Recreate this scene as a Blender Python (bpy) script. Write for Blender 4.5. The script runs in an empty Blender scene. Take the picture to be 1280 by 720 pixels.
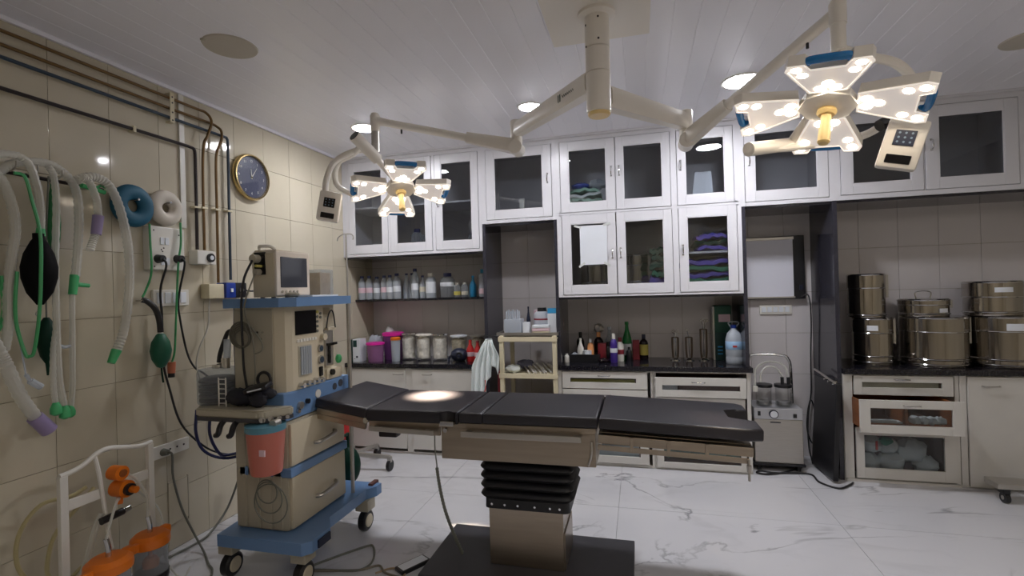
import bpy, bmesh, math, random
from mathutils import Vector, Matrix
random.seed(7)
PI = math.pi
S = bpy.context.scene
COL = S.collection

# ------------------------------------------------------------------ camera
cd = bpy.data.cameras.new('camera'); cam = bpy.data.objects.new('camera', cd); COL.objects.link(cam)
cd.sensor_width = 36.0; cd.lens = 36.0 * 616.26 / 1280.0; cd.clip_start = 0.05; cd.clip_end = 60
def _cam_rot(yaw, pitch, roll):
    yaw, pitch, roll = (math.radians(a) for a in (yaw, pitch, roll))
    f = Vector((-math.sin(yaw) * math.cos(pitch), math.cos(yaw) * math.cos(pitch), math.sin(pitch)))
    r = Vector((math.cos(yaw), math.sin(yaw), 0)); u = r.cross(f)
    r2 = r * math.cos(roll) + u * math.sin(roll); u2 = -r * math.sin(roll) + u * math.cos(roll)
    return Matrix((r2, u2, -f)).transposed()
cam.matrix_world = Matrix.Translation((0, 0, 1.5)) @ _cam_rot(14.369, 0.168, -1.600).to_4x4()
S.camera = cam
# ------------------------------------------------------------------ world, exposure
w = bpy.data.worlds.new('world'); S.world = w; w.use_nodes = True
w.node_tree.nodes['Background'].inputs[0].default_value = (0.75, 0.82, 1.0, 1)
w.node_tree.nodes['Background'].inputs[1].default_value = 0.05
vs = S.view_settings
S.display_settings.display_device = 'sRGB'
vs.view_transform = 'Standard'; vs.look = 'None'; vs.gamma = 1.0; vs.use_curve_mapping = False
vs.exposure = 0.72
DOWNLIGHT = 112.0           # radiance of the recessed ceiling lamps
HEAD_SPOT = (2800.0, 70.0)    # watts of the two surgical heads

# ------------------------------------------------------------------ materials
def srgb(*c):
    return tuple(((v / 255.0) / 12.92 if v / 255.0 <= 0.04045 else ((v / 255.0 + 0.055) / 1.055) ** 2.4) for v in c) + (1.0,)
MATS = {}
def mat(name, col, rough=0.5, metal=0.0, var=0.0, scale=8.0, bump=0.0, bscale=60.0, spec=0.5, emit=0.0, trans=0.0, coat=0.0, stretch=None, ecol=None, rnd=0.0):
    if name in MATS: return MATS[name]
    m = bpy.data.materials.new(name); m.use_nodes = True; nt = m.node_tree; N = nt.nodes; L = nt.links
    b = N['Principled BSDF']; c = col if len(col) == 4 else tuple(col) + (1,)
    b.inputs['Base Color'].default_value = c
    b.inputs['Roughness'].default_value = rough; b.inputs['Metallic'].default_value = metal
    b.inputs['Specular IOR Level'].default_value = spec; b.inputs['Coat Weight'].default_value = coat
    if emit > 0:
        b.inputs['Emission Color'].default_value = ecol or c; b.inputs['Emission Strength'].default_value = emit
    tc = N.new('ShaderNodeTexCoord'); mp = N.new('ShaderNodeMapping'); L.new(tc.outputs['Object'], mp.inputs[0])
    if stretch: mp.inputs['Scale'].default_value = stretch
    last = None
    if var > 0:
        n = N.new('ShaderNodeTexNoise'); n.inputs['Scale'].default_value = scale; n.inputs['Detail'].default_value = 5
        L.new(mp.outputs[0], n.inputs[0])
        r = N.new('ShaderNodeMapRange'); r.inputs[1].default_value = 0.3; r.inputs[2].default_value = 0.7
        r.inputs[3].default_value = 1 - var; r.inputs[4].default_value = 1 + var * 0.5
        L.new(n.outputs[0], r.inputs[0])
        h = N.new('ShaderNodeHueSaturation'); h.inputs['Color'].default_value = c
        L.new(r.outputs[0], h.inputs['Value']); last = h
    if rnd > 0:
        oi = N.new('ShaderNodeObjectInfo'); r = N.new('ShaderNodeMapRange')
        r.inputs[3].default_value = 1 - rnd; r.inputs[4].default_value = 1 + rnd
        L.new(oi.outputs['Random'], r.inputs[0])
        h = N.new('ShaderNodeHueSaturation'); h.inputs['Color'].default_value = c
        if last: L.new(last.outputs[0], h.inputs['Color'])
        L.new(r.outputs[0], h.inputs['Value']); last = h
    if last: L.new(last.outputs[0], b.inputs['Base Color'])
    if bump > 0:
        n = N.new('ShaderNodeTexNoise'); n.inputs['Scale'].default_value = bscale; n.inputs['Detail'].default_value = 3
        L.new(mp.outputs[0], n.inputs[0])
        bp = N.new('ShaderNodeBump'); bp.inputs['Strength'].default_value = bump; bp.inputs['Distance'].default_value = 0.01
        L.new(n.outputs[0], bp.inputs['Height']); L.new(bp.outputs[0], b.inputs['Normal'])
    if trans > 0:                                             # thin clear plastic: partly see-through
        t = N.new('ShaderNodeBsdfTransparent'); t.inputs[0].default_value = tuple(0.35 + 0.65 * v for v in c[:3]) + (1,)
        mx = N.new('ShaderNodeMixShader')
        lw = N.new('ShaderNodeLayerWeight'); lw.inputs[0].default_value = 0.35
        mr = N.new('ShaderNodeMapRange'); mr.inputs[3].default_value = 1 - trans; mr.inputs[4].default_value = min(1.0, 1.3 - trans)
        L.new(lw.outputs['Facing'], mr.inputs[0]); L.new(mr.outputs[0], mx.inputs[0])
        L.new(t.outputs[0], mx.inputs[1]); L.new(b.outputs[0], mx.inputs[2])
        L.new(mx.outputs[0], N['Material Output'].inputs[0])
    MATS[name] = m; return m
def glass(name, tint, refl_rough=0.0):
    if name in MATS: return MATS[name]
    m = bpy.data.materials.new(name); m.use_nodes = True; nt = m.node_tree; N = nt.nodes; L = nt.links
    N.remove(N['Principled BSDF'])
    t = N.new('ShaderNodeBsdfTransparent'); t.inputs[0].default_value = tuple(tint) + (1,)
    g = N.new('ShaderNodeBsdfGlossy'); g.inputs['Roughness'].default_value = refl_rough
    lw = N.new('ShaderNodeLayerWeight'); lw.inputs[0].default_value = 0.5       # Schlick reflectance, same from both sides
    pw = N.new('ShaderNodeMath'); pw.operation = 'POWER'; pw.inputs[1].default_value = 5.0; L.new(lw.outputs['Facing'], pw.inputs[0])
    f = N.new('ShaderNodeMath'); f.operation = 'MULTIPLY_ADD'; f.inputs[1].default_value = 0.95; f.inputs[2].default_value = 0.045; L.new(pw.outputs[0], f.inputs[0])
    mx = N.new('ShaderNodeMixShader'); L.new(f.outputs[0], mx.inputs[0]); L.new(t.outputs[0], mx.inputs[1]); L.new(g.outputs[0], mx.inputs[2])
    L.new(mx.outputs[0], N['Material Output'].inputs[0]); MATS[name] = m; return m
def marble(name):
    m = bpy.data.materials.new(name); m.use_nodes = True; nt = m.node_tree; N = nt.nodes; L = nt.links
    b = N['Principled BSDF']; b.inputs['Roughness'].default_value = 0.13
    g = N.new('ShaderNodeNewGeometry')
    mp = N.new('ShaderNodeMapping'); mp.inputs['Rotation'].default_value = (0, 0, -0.75); mp.inputs['Scale'].default_value = (0.5, 1.15, 1); L.new(g.outputs['Position'], mp.inputs[0])
    def ridge(scale, lo, hi, dist):
        n = N.new('ShaderNodeTexNoise'); n.inputs['Scale'].default_value = scale; n.inputs['Detail'].default_value = 6
        n.inputs['Distortion'].default_value = dist; n.inputs['Roughness'].default_value = 0.55
        L.new(mp.outputs[0], n.inputs[0])
        a = N.new('ShaderNodeMath'); a.operation = 'SUBTRACT'; a.inputs[1].default_value = 0.5; L.new(n.outputs[0], a.inputs[0])
        c = N.new('ShaderNodeMath'); c.operation = 'ABSOLUTE'; L.new(a.outputs[0], c.inputs[0])
        r = N.new('ShaderNodeMapRange'); r.inputs[1].default_value = lo; r.inputs[2].default_value = hi
        r.inputs[3].default_value = 1; r.inputs[4].default_value = 0; L.new(c.outputs[0], r.inputs[0]); return r
    v1 = ridge(0.9, 0.0, 0.013, 1.2); v2 = ridge(2.3, 0.0, 0.05, 0.8)
    k = N.new('ShaderNodeTexNoise'); k.inputs['Scale'].default_value = 1.7; L.new(g.outputs['Position'], k.inputs[0])
    kr = N.new('ShaderNodeMapRange'); kr.inputs[1].default_value = 0.42; kr.inputs[2].default_value = 0.62; L.new(k.outputs[0], kr.inputs[0])
    m1 = N.new('ShaderNodeMath'); m1.operation = 'MULTIPLY'; L.new(v1.outputs[0], m1.inputs[0]); L.new(kr.outputs[0], m1.inputs[1])
    m2 = N.new('ShaderNodeMath'); m2.operation = 'MULTIPLY'; L.new(v2.outputs[0], m2.inputs[0]); L.new(kr.outputs[0], m2.inputs[1])
    m3 = N.new('ShaderNodeMath'); m3.operation = 'MULTIPLY'; m3.inputs[1].default_value = 0.15; L.new(m2.outputs[0], m3.inputs[0])
    ad = N.new('ShaderNodeMath'); ad.operation = 'ADD'; ad.use_clamp = True; L.new(m1.outputs[0], ad.inputs[0]); L.new(m3.outputs[0], ad.inputs[1])
    cr = N.new('ShaderNodeMix'); cr.data_type = 'RGBA'; cr.inputs[6].default_value = (0.66, 0.66, 0.69, 1); cr.inputs[7].default_value = (0.30, 0.30, 0.32, 1)
    L.new(ad.outputs[0], cr.inputs[0]); L.new(cr.outputs[2], b.inputs['Base Color']); return m
M_floor = marble('marble_floor')
M_grout = mat('tile_grout', srgb(150, 140, 120), 0.8)
M_tileL = mat('cream_wall_tile', srgb(202, 193, 172), 0.07, rnd=0.025, var=0.04, scale=3)
M_tileB = mat('back_wall_tile', srgb(214, 209, 210), 0.08, rnd=0.02, var=0.03, scale=3)
M_plank = mat('ceiling_plank', srgb(243, 242, 248), 0.3, rnd=0.006)
M_white = mat('white_laminate', srgb(221, 220, 224), 0.3, var=0.02, scale=5)
M_cream = mat('cream_laminate', srgb(214, 211, 205), 0.35, var=0.04, scale=6)
M_lining = mat('grey_lining', srgb(196, 193, 196), 0.5, var=0.05)
M_granite = mat('black_granite', srgb(34, 33, 40), 0.1, var=0.5, scale=90)
M_granL = mat('polished_dark_granite', srgb(58, 57, 66), 0.12, var=0.35, scale=60)
M_steel = mat('stainless_steel', srgb(188, 184, 178), 0.34, 0.85, var=0.06, stretch=(1, 1, 12))
M_steelB = mat('brushed_steel', srgb(172, 160, 145), 0.33, 1.0, var=0.08, stretch=(0.6, 8, 8), scale=6)
M_drum = mat('dark_stainless_drum', srgb(176, 171, 165), 0.13, 1.0, var=0.12, scale=5, bump=.5, bscale=2.2, stretch=(5, 5, .25))
M_chrome = mat('chrome', srgb(205, 205, 205), 0.12, 1.0)
M_gold = mat('brass_gold', srgb(196, 172, 122), 0.25, 1.0)
M_brownpipe = mat('brown_pipe', srgb(112, 84, 44), 0.35, 0.4, var=0.2)
M_darkpipe = mat('dark_pipe', srgb(38, 28, 30), 0.35)
M_bluepipe = mat('blue_grey_pipe', srgb(44, 60, 76), 0.35)
M_pvc = mat('white_plastic', srgb(225, 222, 214), 0.35)
M_vinyl = mat('black_vinyl', srgb(40, 38, 44), 0.38, bump=0.12, bscale=220, var=0.1, scale=4)
M_rubber = mat('black_rubber', srgb(22, 22, 27), 0.42)
M_blackpl = mat('black_plastic', srgb(28, 28, 32), 0.35)
M_darkbase = mat('dark_grey_paint', srgb(62, 61, 66), 0.4, var=0.1)
M_mbeige = mat('machine_beige', srgb(205, 194, 170), 0.4, var=0.03)
M_mgrey = mat('machine_greige', srgb(178, 171, 153), 0.45, var=0.03)
M_mblue = mat('machine_blue', srgb(104, 138, 182), 0.4, var=0.03)
M_lampw = mat('lamp_cream_white', srgb(234, 228, 218), 0.3)
M_lampblue = mat('lamp_blue_grip', srgb(30, 120, 185), 0.25)
M_lens = mat('frosted_lens', srgb(215, 205, 198), 0.3, emit=0.2, ecol=(1, 0.93, 0.88, 1))
M_led = mat('led', (1, 0.95, 0.85), 0.3, emit=16.0, ecol=(1, 0.87, 0.70, 1))
M_handle = mat('lamp_handle_cream', srgb(235, 205, 140), 0.35)
M_down = mat('downlight_disc', (1, 1, 1), 0.3, emit=DOWNLIGHT, ecol=(0.94, 0.945, 1.0, 1))
M_warmfill = mat('warm_fill_disc', (1, 1, 1), 0.3, emit=DOWNLIGHT, ecol=(1.0, 0.945, 0.89, 1))  # warm glow of the added fill lamps outside the view
M_disc = mat('ceiling_disc', srgb(192, 184, 170), 0.5)
M_screen = mat('dark_screen', srgb(14, 13, 17), 0.12)
M_screen2 = mat('grey_screen', srgb(70, 72, 80), 0.08)
M_glass = glass('cabinet_glass', (0.80, 0.82, 0.84))
M_clear = glass('clear_glass', (0.975, 0.98, 0.98))
M_hose = mat('clear_hose', srgb(232, 231, 224), 0.3, trans=0.55)
M_hoseg = mat('green_tubing', srgb(70, 160, 100), 0.35)
M_greenpl = mat('green_plastic', srgb(70, 175, 110), 0.4)
M_lilac = mat('lilac_plastic', srgb(150, 135, 175), 0.4)
M_blackrub = mat('black_breathing_rubber', srgb(6, 5, 8), 0.7, spec=.15)
M_greenrub = mat('green_rubber', srgb(22, 92, 68), 0.5)
M_dkgreen = mat('dark_green_rubber', srgb(10, 50, 38), 0.5, spec=.2)
M_teal = mat('teal_cushion', srgb(26, 92, 120), 0.6)
M_whitecush = mat('offwhite_cushion', srgb(214, 206, 194), 0.7)
M_orange = mat('orange_plastic', srgb(226, 118, 24), 0.4)
M_orangeclear = mat('pinkish_orange_jar', srgb(206, 120, 104), 0.35, trans=0.15)
M_clearpl = mat('clear_plastic', srgb(215, 220, 226), 0.2, trans=0.84)
M_clearpl2 = mat('clear_plastic_dense', srgb(214, 221, 230), 0.2, trans=0.5)
M_pinkcl = mat('pink_clear_plastic', srgb(196, 140, 190), 0.25, trans=0.6)
M_purcl = mat('purple_clear_plastic', srgb(150, 90, 160), 0.25, trans=0.5)
M_magenta = mat('magenta_lid', srgb(222, 40, 160), 0.4)
M_cotton = mat('cotton', srgb(244, 238, 228), 0.9, bump=0.9, bscale=30, var=0.3, scale=26)
M_navycap = mat('navy_cap', srgb(38, 44, 92), 0.4)
M_paper = mat('white_paper', srgb(226, 230, 236), 0.7, var=0.02)
M_pinklab = mat('pink_label', srgb(225, 196, 205), 0.6)
M_red = mat('red_plastic', srgb(196, 44, 44), 0.4)
M_crimson = mat('crimson_pack', srgb(135, 40, 52), 0.45)
M_rackc = mat('cream_enamel', srgb(216, 206, 176), 0.4, var=0.06)
M_cloth = mat('pale_cloth', srgb(232, 240, 240), 0.9, bump=0.3, bscale=30)
M_linG = mat('green_linen', srgb(48, 122, 96), 0.9, bump=0.5, bscale=14)
M_linP = mat('purple_linen', srgb(92, 78, 168), 0.9, bump=0.5, bscale=14)
M_linW = mat('white_linen', srgb(208, 214, 212), 0.85, bump=0.6, bscale=12, var=0.1)
M_greenglass = mat('green_glass', srgb(24, 110, 56), 0.1)
M_brownglass = mat('dark_brown_glass', srgb(30, 18, 24), 0.12)
M_purple = mat('purple_bottle', srgb(64, 42, 128), 0.3)
M_yellowlab = mat('yellow_label', srgb(198, 186, 96), 0.6)
M_wood = mat('orange_wood', srgb(140, 84, 44), 0.5, var=0.2, stretch=(1, 1, 6))
M_redwood = mat('red_brown_wood', srgb(96, 52, 44), 0.5, var=0.2)
M_cordb = mat('black_cord', srgb(24, 24, 28), 0.5)
M_cordg = mat('grey_cord', srgb(110, 112, 104), 0.5)
M_cordw = mat('white_cord', srgb(190, 186, 176), 0.5)
M_bluep = mat('blue_plastic', srgb(28, 58, 150), 0.35)
M_cyan = mat('sky_blue_plastic', srgb(60, 160, 215), 0.4)
M_dkbox = mat('dark_green_box', srgb(20, 62, 58), 0.5)
M_navy = mat('navy_plastic', srgb(30, 36, 58), 0.35)
M_viewer = mat('viewer_panel', srgb(226, 226, 236), 0.35)
M_face = mat('clock_face', srgb(70, 74, 98), 0.35)
M_orangeD = mat('copper_connector', srgb(190, 110, 80), 0.5)

# ------------------------------------------------------------------ mesh builder
class MB:
    def __init__(s, X=None): s.bm = bmesh.new(); s.X = X
    def _fin(s, new):
        if s.X is not None:
            for v in new: v.co = s.X @ v.co
    def box(s, x0, x1, y0, y1, z0, z1, bv=0.0, R=None):
        if x0 > x1: x0, x1 = x1, x0
        if y0 > y1: y0, y1 = y1, y0
        if z0 > z1: z0, z1 = z1, z0
        t = bmesh.new(); bmesh.ops.create_cube(t, size=1)
        for v in t.verts:
            v.co = Vector(((x0 + x1) / 2 + v.co.x * (x1 - x0), (y0 + y1) / 2 + v.co.y * (y1 - y0), (z0 + z1) / 2 + v.co.z * (z1 - z0)))
        if bv > 0:
            bmesh.ops.bevel(t, geom=t.edges[:], offset=bv, segments=2, profile=0.6, affect='EDGES')
        if R is not None:
            for v in t.verts: v.co = R @ v.co
        return s.merge(t)
    def merge(s, t):
        mp = {}
        new = []
        for v in t.verts: mp[v] = s.bm.verts.new(v.co); new.append(mp[v])
        for f in t.faces:
            try: s.bm.faces.new([mp[v] for v in f.verts])
            except ValueError: pass
        t.free(); s._fin(new); return s
    def ring(s, c, t, n, r, up=None, ph=0.0):
        t = t.normalized(); a = up if up is not None else (Vector((0, 0, 1)) if abs(t.z) < 0.95 else Vector((0, 1, 0)))
        u = t.cross(a).normalized(); v = u.cross(t)
        return [s.bm.verts.new(c + (u * math.cos(2 * PI * k / n + ph) + v * math.sin(2 * PI * k / n + ph)) * r) for k in range(n)]
    def skin(s, rings, caps=True):
        n = len(rings[0])
        for a, b in zip(rings, rings[1:]):
            for k in range(n):
                s.bm.faces.new((a[k], a[(k + 1) % n], b[(k + 1) % n], b[k]))
        if caps:
            s.bm.faces.new(rings[0][::-1]); s.bm.faces.new(rings[-1])
        s._fin(list(dict.fromkeys(v for r in rings for v in r))); return s
    def cyl(s, p0, p1, r0, r1=None, n=16, caps=True, ph=0.0):
        p0, p1 = Vector(p0), Vector(p1); t = p1 - p0; r1 = r0 if r1 is None else r1
        return s.skin([s.ring(p0, t, n, r0, ph=ph), s.ring(p1, t, n, r1, ph=ph)], caps)
    def tube(s, pts, r, n=8, sub=6, rf=None):
        P = [Vector(p) for p in pts]
        if sub > 1 and len(P) > 2:
            Q = []
            for i in range(len(P) - 1):
                a = P[i - 1] if i > 0 else P[i] * 2 - P[i + 1]; b, c = P[i], P[i + 1]
                d = P[i + 2] if i + 2 < len(P) else P[i + 1] * 2 - P[i]
                for k in range(sub):
                    t = k / sub
                    Q.append(0.5 * ((2 * b) + (c - a) * t + (2 * a - 5 * b + 4 * c - d) * t * t + (3 * b - a - 3 * c + d) * t ** 3))
            Q.append(P[-1]); P = Q
        rings = []; up = None
        for i, p in enumerate(P):
            t = (P[min(i + 1, len(P) - 1)] - P[max(i - 1, 0)])
            if t.length < 1e-6: t = Vector((0, 0, 1))
            t.normalize()
            if up is None:
                up = Vector((0, 0, 1)) if abs(t.z) < 0.9 else Vector((1, 0, 0))
            up = (up - t * up.dot(t))
            if up.length < 1e-4: up = Vector((0, 1, 0)) - t * t.y
            up.normalize()
            rr = r if rf is None else r * rf(i / (len(P) - 1), i)
            u = t.cross(up)
            rings.append([s.bm.verts.new(p + (u * math.cos(2 * PI * k / n) + up * math.sin(2 * PI * k / n)) * rr) for k in range(n)])
        return s.skin(rings)
    def lathe(s, prof, c=(0, 0, 0), n=20, sx=1.0, sy=1.0, X=None, loop=False):
        c = Vector(c); rings = []
        for r, z in prof:
            rings.append([s.bm.verts.new(c + Vector((math.cos(2 * PI * k / n) * max(r, 1e-4) * sx, math.sin(2 * PI * k / n) * max(r, 1e-4) * sy, z))) for k in range(n)])
        if X is not None:
            for rg in rings:
                for v in rg: v.co = X @ v.co
        if loop: return s.skin(rings + [rings[0]], False)
        return s.skin(rings)
    def torus(s, c, R, r, axis='x', n=28, m=10, sx=1.0):
        c = Vector(c); vs_ = []
        for i in range(n):
            a = 2 * PI * i / n; row = []
            for j in range(m):
                b = 2 * PI * j / m; rad = R + r * math.cos(b); h = r * math.sin(b)
                p = {'x': Vector((h, rad * math.cos(a), rad * math.sin(a))), 'y': Vector((rad * math.cos(a), h, rad * math.sin(a))), 'z': Vector((rad * math.cos(a), rad * math.sin(a), h))}[axis]
                row.append(s.bm.verts.new(c + p))
            vs_.append(row)
        for i in range(n):
            for j in range(m):
                s.bm.faces.new((vs_[i][j], vs_[(i + 1) % n][j], vs_[(i + 1) % n][(j + 1) % m], vs_[i][(j + 1) % m]))
        s._fin([v for r_ in vs_ for v in r_]); return s
    def prism(s, poly, axis, a, b):
        def P(u, v, w): return {'x': Vector((w, u, v)), 'y': Vector((u, w, v)), 'z': Vector((u, v, w))}[axis]
        A = [s.bm.verts.new(P(u, v, a)) for u, v in poly]; B = [s.bm.verts.new(P(u, v, b)) for u, v in poly]
        n = len(poly)
        for k in range(n): s.bm.faces.new((A[k], A[(k + 1) % n], B[(k + 1) % n], B[k]))
        s.bm.faces.new(A[::-1]); s.bm.faces.new(B)
        s._fin(A + B); return s
    def frame(s, x0, x1, z0, z1, gx0, gx1, gz0, gz1, y0, y1, bv=0.003):
        s.box(x0, gx0, y0, y1, z0, z1, bv); s.box(gx1, x1, y0, y1, z0, z1, bv)
        s.box(gx0, gx1, y0, y1, z0, gz0, bv); s.box(gx0, gx1, y0, y1, gz1, z1, bv); return s
    def blob(s, c, rx, ry, rz, n=14, m=8, jit=0.0, X=None, seed=1):
        rd = random.Random(seed); c = Vector(c); rings = []
        for j in range(1, m):
            th = PI * j / m
            rings.append([s.bm.verts.new(c + Vector((math.cos(2 * PI * k / n) * math.sin(th) * rx, math.sin(2 * PI * k / n) * math.sin(th) * ry, math.cos(th) * rz)) * (1 + jit * (rd.random() - 0.5))) for k in range(n)])
        if X is not None:
            for rg in rings:
                for v in rg: v.co = X @ v.co
        return s.skin(rings)
    def build(s, name, m, parent=None, smooth=35, local=False):
        bmesh.ops.recalc_face_normals(s.bm, faces=s.bm.faces[:])
        me = bpy.data.meshes.new(name); s.bm.to_mesh(me); s.bm.free()
        if isinstance(m, (list, tuple)):
            for q in m: me.materials.append(q)
        else: me.materials.append(m)
        if smooth:
            me.polygons.foreach_set('use_smooth', [True] * len(me.polygons)); me.set_sharp_from_angle(angle=math.radians(smooth))
        o = bpy.data.objects.new(name, me); COL.objects.link(o)
        if parent is not None:
            o.parent = parent
            if not local: me.transform(Matrix.Translation(-OFF[root_of(parent).name]))
        OFF.setdefault(o.name, Vector((0, 0, 0)))
        return o
def islands(bm):
    seen = set(); out = []
    for v in bm.verts:
        if v in seen: continue
        st = [v]; seen.add(v); comp = []
        while st:
            a = st.pop(); comp.append(a)
            for e_ in a.link_edges:
                o_ = e_.other_vert(a)
                if o_ not in seen: seen.add(o_); st.append(o_)
        out.append(comp)
    return out
def build_each(mb, name, m, parent, smooth=35):
    """one object for each separate piece"""
    for comp in islands(mb.bm):
        n_ = MB(); mp = {v: n_.bm.verts.new(v.co) for v in comp}
        fs = set(f for v in comp for f in v.link_faces)
        for f in fs: n_.bm.faces.new([mp[v] for v in f.verts])
        o = n_.build(name, m, parent, smooth)
    mb.bm.free(); return o
OFF = {}
def root_of(o):
    while o.parent is not None: o = o.parent
    return o
def thing(name, label, cat, loc, group=None):
    o = bpy.data.objects.new(name, None); COL.objects.link(o); o.empty_display_size = 0.1
    o.location = loc; OFF[o.name] = Vector(loc); o['label'] = label; o['category'] = cat
    if group: o['group'] = group
    return o
def tag(o, label, cat, group=None):
    o['label'] = label; o['category'] = cat
    if group: o['group'] = group
    # origin to base centre
    me = o.data; n = len(me.vertices)
    cx = sum(v.co.x for v in me.vertices) / n; cy = sum(v.co.y for v in me.vertices) / n; z0 = min(v.co.z for v in me.vertices)
    me.transform(Matrix.Translation((-cx, -cy, -z0))); o.location = (cx, cy, z0); OFF[o.name] = Vector((cx, cy, z0))
    return o
def struct(o): o['kind'] = 'structure'; return o
def lab(o, l): o['label'] = l; return o
def copy_thing(src, loc, label, group=None):
    def rec(o, p):
        c = o.copy(); COL.objects.link(c)
        if p is not None: c.parent = p
        for ch in [x for x in o.children]: rec(ch, c)
        return c
    c = rec(src, None); c.location = loc; c['label'] = label; OFF[c.name] = Vector(loc)
    if group: c['group'] = group
    return c

# ================================================================== STRUCTURE
XL, XR, YB, YN, ZC = -2.74, 3.4, 4.72, -1.5, 2.795
fl = struct(MB().box(XL, XR, YN, YB, -0.05, -0.006).build('floor', mat('floor_grout', srgb(176, 174, 176), .7), smooth=0))
def instance_grid(name, mesh_src, parent, locs):
    for i, l in enumerate(locs):
        o = mesh_src if i == 0 else mesh_src.copy()
        if i: COL.objects.link(o)
        o.location = l
PX, PY = 1.333, 1.333
t0 = MB().box(0.0012, PX - 0.0012, 0.0012, PY - 0.0012, -0.006, 0.0, 0.0006).build('tile', M_floor, fl, smooth=0)
instance_grid('tile', t0, fl, [(-0.17 + i * PX, 3.42 + j * PY, 0) for i in range(-1, 2) for j in range(-3, 1)])
def add_edge_tiles():
    # cut tiles along the left, right and back edges
    x0 = -0.17 - 1 * PX
    for j in range(-3, 1):
        MB().box(XL + 0.001, x0 - 0.0012, 3.42 + j * PY + 0.0012, min(YB, 3.42 + (j + 1) * PY) - 0.0012, -0.006, 0, 0.0006).build('tile', M_floor, fl, smooth=0)
        MB().box(-0.17 + 2 * PX + 0.0012, XR, 3.42 + j * PY + 0.0012, min(YB, 3.42 + (j + 1) * PY) - 0.0012, -0.006, 0, 0.0006).build('tile', M_floor, fl, smooth=0)
add_edge_tiles()
wl = struct(MB().box(XL - 0.1, XL - 0.008, YN - 0.1, YB + 0.1, -0.05, ZC + 0.1).build('wall_left', M_grout, smooth=0))
TW, TH = 0.2835, 0.3525
t1 = MB().box(XL - 0.008, XL, 0.0012, TW - 0.0012, 0.0012, TH - 0.0012, 0.0008).build('tile', M_tileL, wl, smooth=0)
instance_grid('tile', t1, wl, [(0, 2.04 + i * TW, j * TH) for i in range(-10, 10) for j in range(8) if 2.04 + (i + 1) * TW < YB + 0.3])
wb = struct(MB().box(XL - 0.1, XR + 0.1, YB + 0.008, YB + 0.1, -0.05, ZC + 0.1).build('wall_back', M_grout, smooth=0))
t2 = MB().box(0.0012, TW - 0.0012, YB, YB + 0.008, 0.0012, TH - 0.0012, 0.0008).build('tile', M_tileB, wb, smooth=0)
instance_grid('tile', t2, wb, [(XL + i * TW, 0, j * TH) for i in range(0, 22) for j in range(8)])
struct(MB().box(XR, XR + 0.1, YN, YB, -0.05, ZC + 0.1).build('wall_right', M_tileL, smooth=0))
struct(MB().box(XL - 0.1, XR + 0.1, YN - 0.1, YN, -0.05, ZC + 0.1).build('wall_front', M_tileL, smooth=0))
ce = struct(MB().box(XL, XR, YN, YB, ZC + 0.012, ZC + 0.1).build('ceiling', M_plank, smooth=0))
PW = 0.122
g = 0.003
pk = MB().prism([(0, ZC + 0.012), (0, ZC + 0.0022), (g, ZC), (PW - g, ZC), (PW, ZC + 0.0022), (PW, ZC + 0.012)], 'y', YN, 4.2).build('plank', M_plank, ce, smooth=0)
instance_grid('plank', pk, ce, [(XL + 0.012 + i * PW, 0, 0) for i in range(50)])
struct(MB().box(XL, XL + 0.02, YN, 4.2, ZC - 0.022, ZC, 0.003).build('trim_1', M_plank, smooth=0))
mb = MB().box(XL + 0.02, XR, 4.165, 4.2, ZC - 0.016, ZC, 0.003)
struct(mb.build('trim_2', M_white, smooth=0))
# granite partitions and soffits (fixed slabs)
def slab(n, *a):
    return struct(MB().box(*a, 0.002).build('trim_%d' % n, M_granL, smooth=0))
slab(3, -1.338, -1.308, 4.2, YB, 0.0, 2.09)
slab(4, -0.69, -0.66, 4.2, YB, 0.84, 2.09)
slab(5, 0.80, 0.828, 4.2, YB, 0.84, 2.10)
slab(6, 1.432, 1.462, 4.2, YB, 0.0, 2.10)
slab(7, -1.308, -0.69, 4.22, YB, 2.068, 2.088)
slab(8, -0.66, 0.80, 4.22, YB, 1.40, 1.419)
slab(9, 0.828, 1.432, 4.22, YB, 2.08, 2.10)
slab(10, 1.462, XR, 4.22, YB, 2.08, 2.10)
slab(11, XL, -1.338, 4.22, YB, 1.83, 1.849)
# recessed conduit cover on the left wall
struct(MB().box(XL, XL + 0.012, 2.452, 2.488, 1.94, ZC - 0.022, 0.002).build('trim_12', M_pvc, smooth=0))

# ================================================================== CEILING LAMPS
def downlight(x, y, label, on=True, r=0.088, warm=False):
    t = thing('ceiling_light', label, 'ceiling light', (x, y, ZC), None)
    MB().lathe([(r - 0.004, -0.006), (r + 0.014, -0.006), (r + 0.016, 0.0), (r - 0.004, 0.0)], (x, y, ZC), 32, loop=True).build('trim_ring', M_pvc, t)
    MB().lathe([(0.001, -0.013), (r * .5, -0.012), (r * .85, -0.009), (r, -0.006), (r, -0.003), (0.001, -0.002)], (x, y, ZC), 32).build('diffuser', (M_warmfill if warm else M_down) if on else M_disc, t)
    return t
downlight(-2.04, 3.455, 'lit round ceiling light above the left wall cabinet, beside the lamp arm end')
downlight(-0.71, 3.43, 'lit round ceiling light left of the white ceiling column', r=0.075)
downlight(0.68, 3.43, 'lit round ceiling light just left of the larger surgical lamp', r=0.11)
downlight(-0.71, 0.65, 'unlit round ceiling light above the near end of the room, left one', on=False)
downlight(-0.71, -0.72, 'unlit round ceiling light nearest the room entrance, left one', on=False)
downlight(0.68, -0.72, 'added ceiling light behind the camera, unseen warm fill for the room', warm=True)  # added lamp behind the camera, lifts the niches and near ceiling
downlight(0.68, 0.65, 'unlit round ceiling light in the near half of the room, middle one', on=False)
downlight(2.04, 0.65, 'added unseen ceiling light to the right of view, warm fill', warm=True)  # added lamp out of view, fills from the right, spares the left wall
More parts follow.
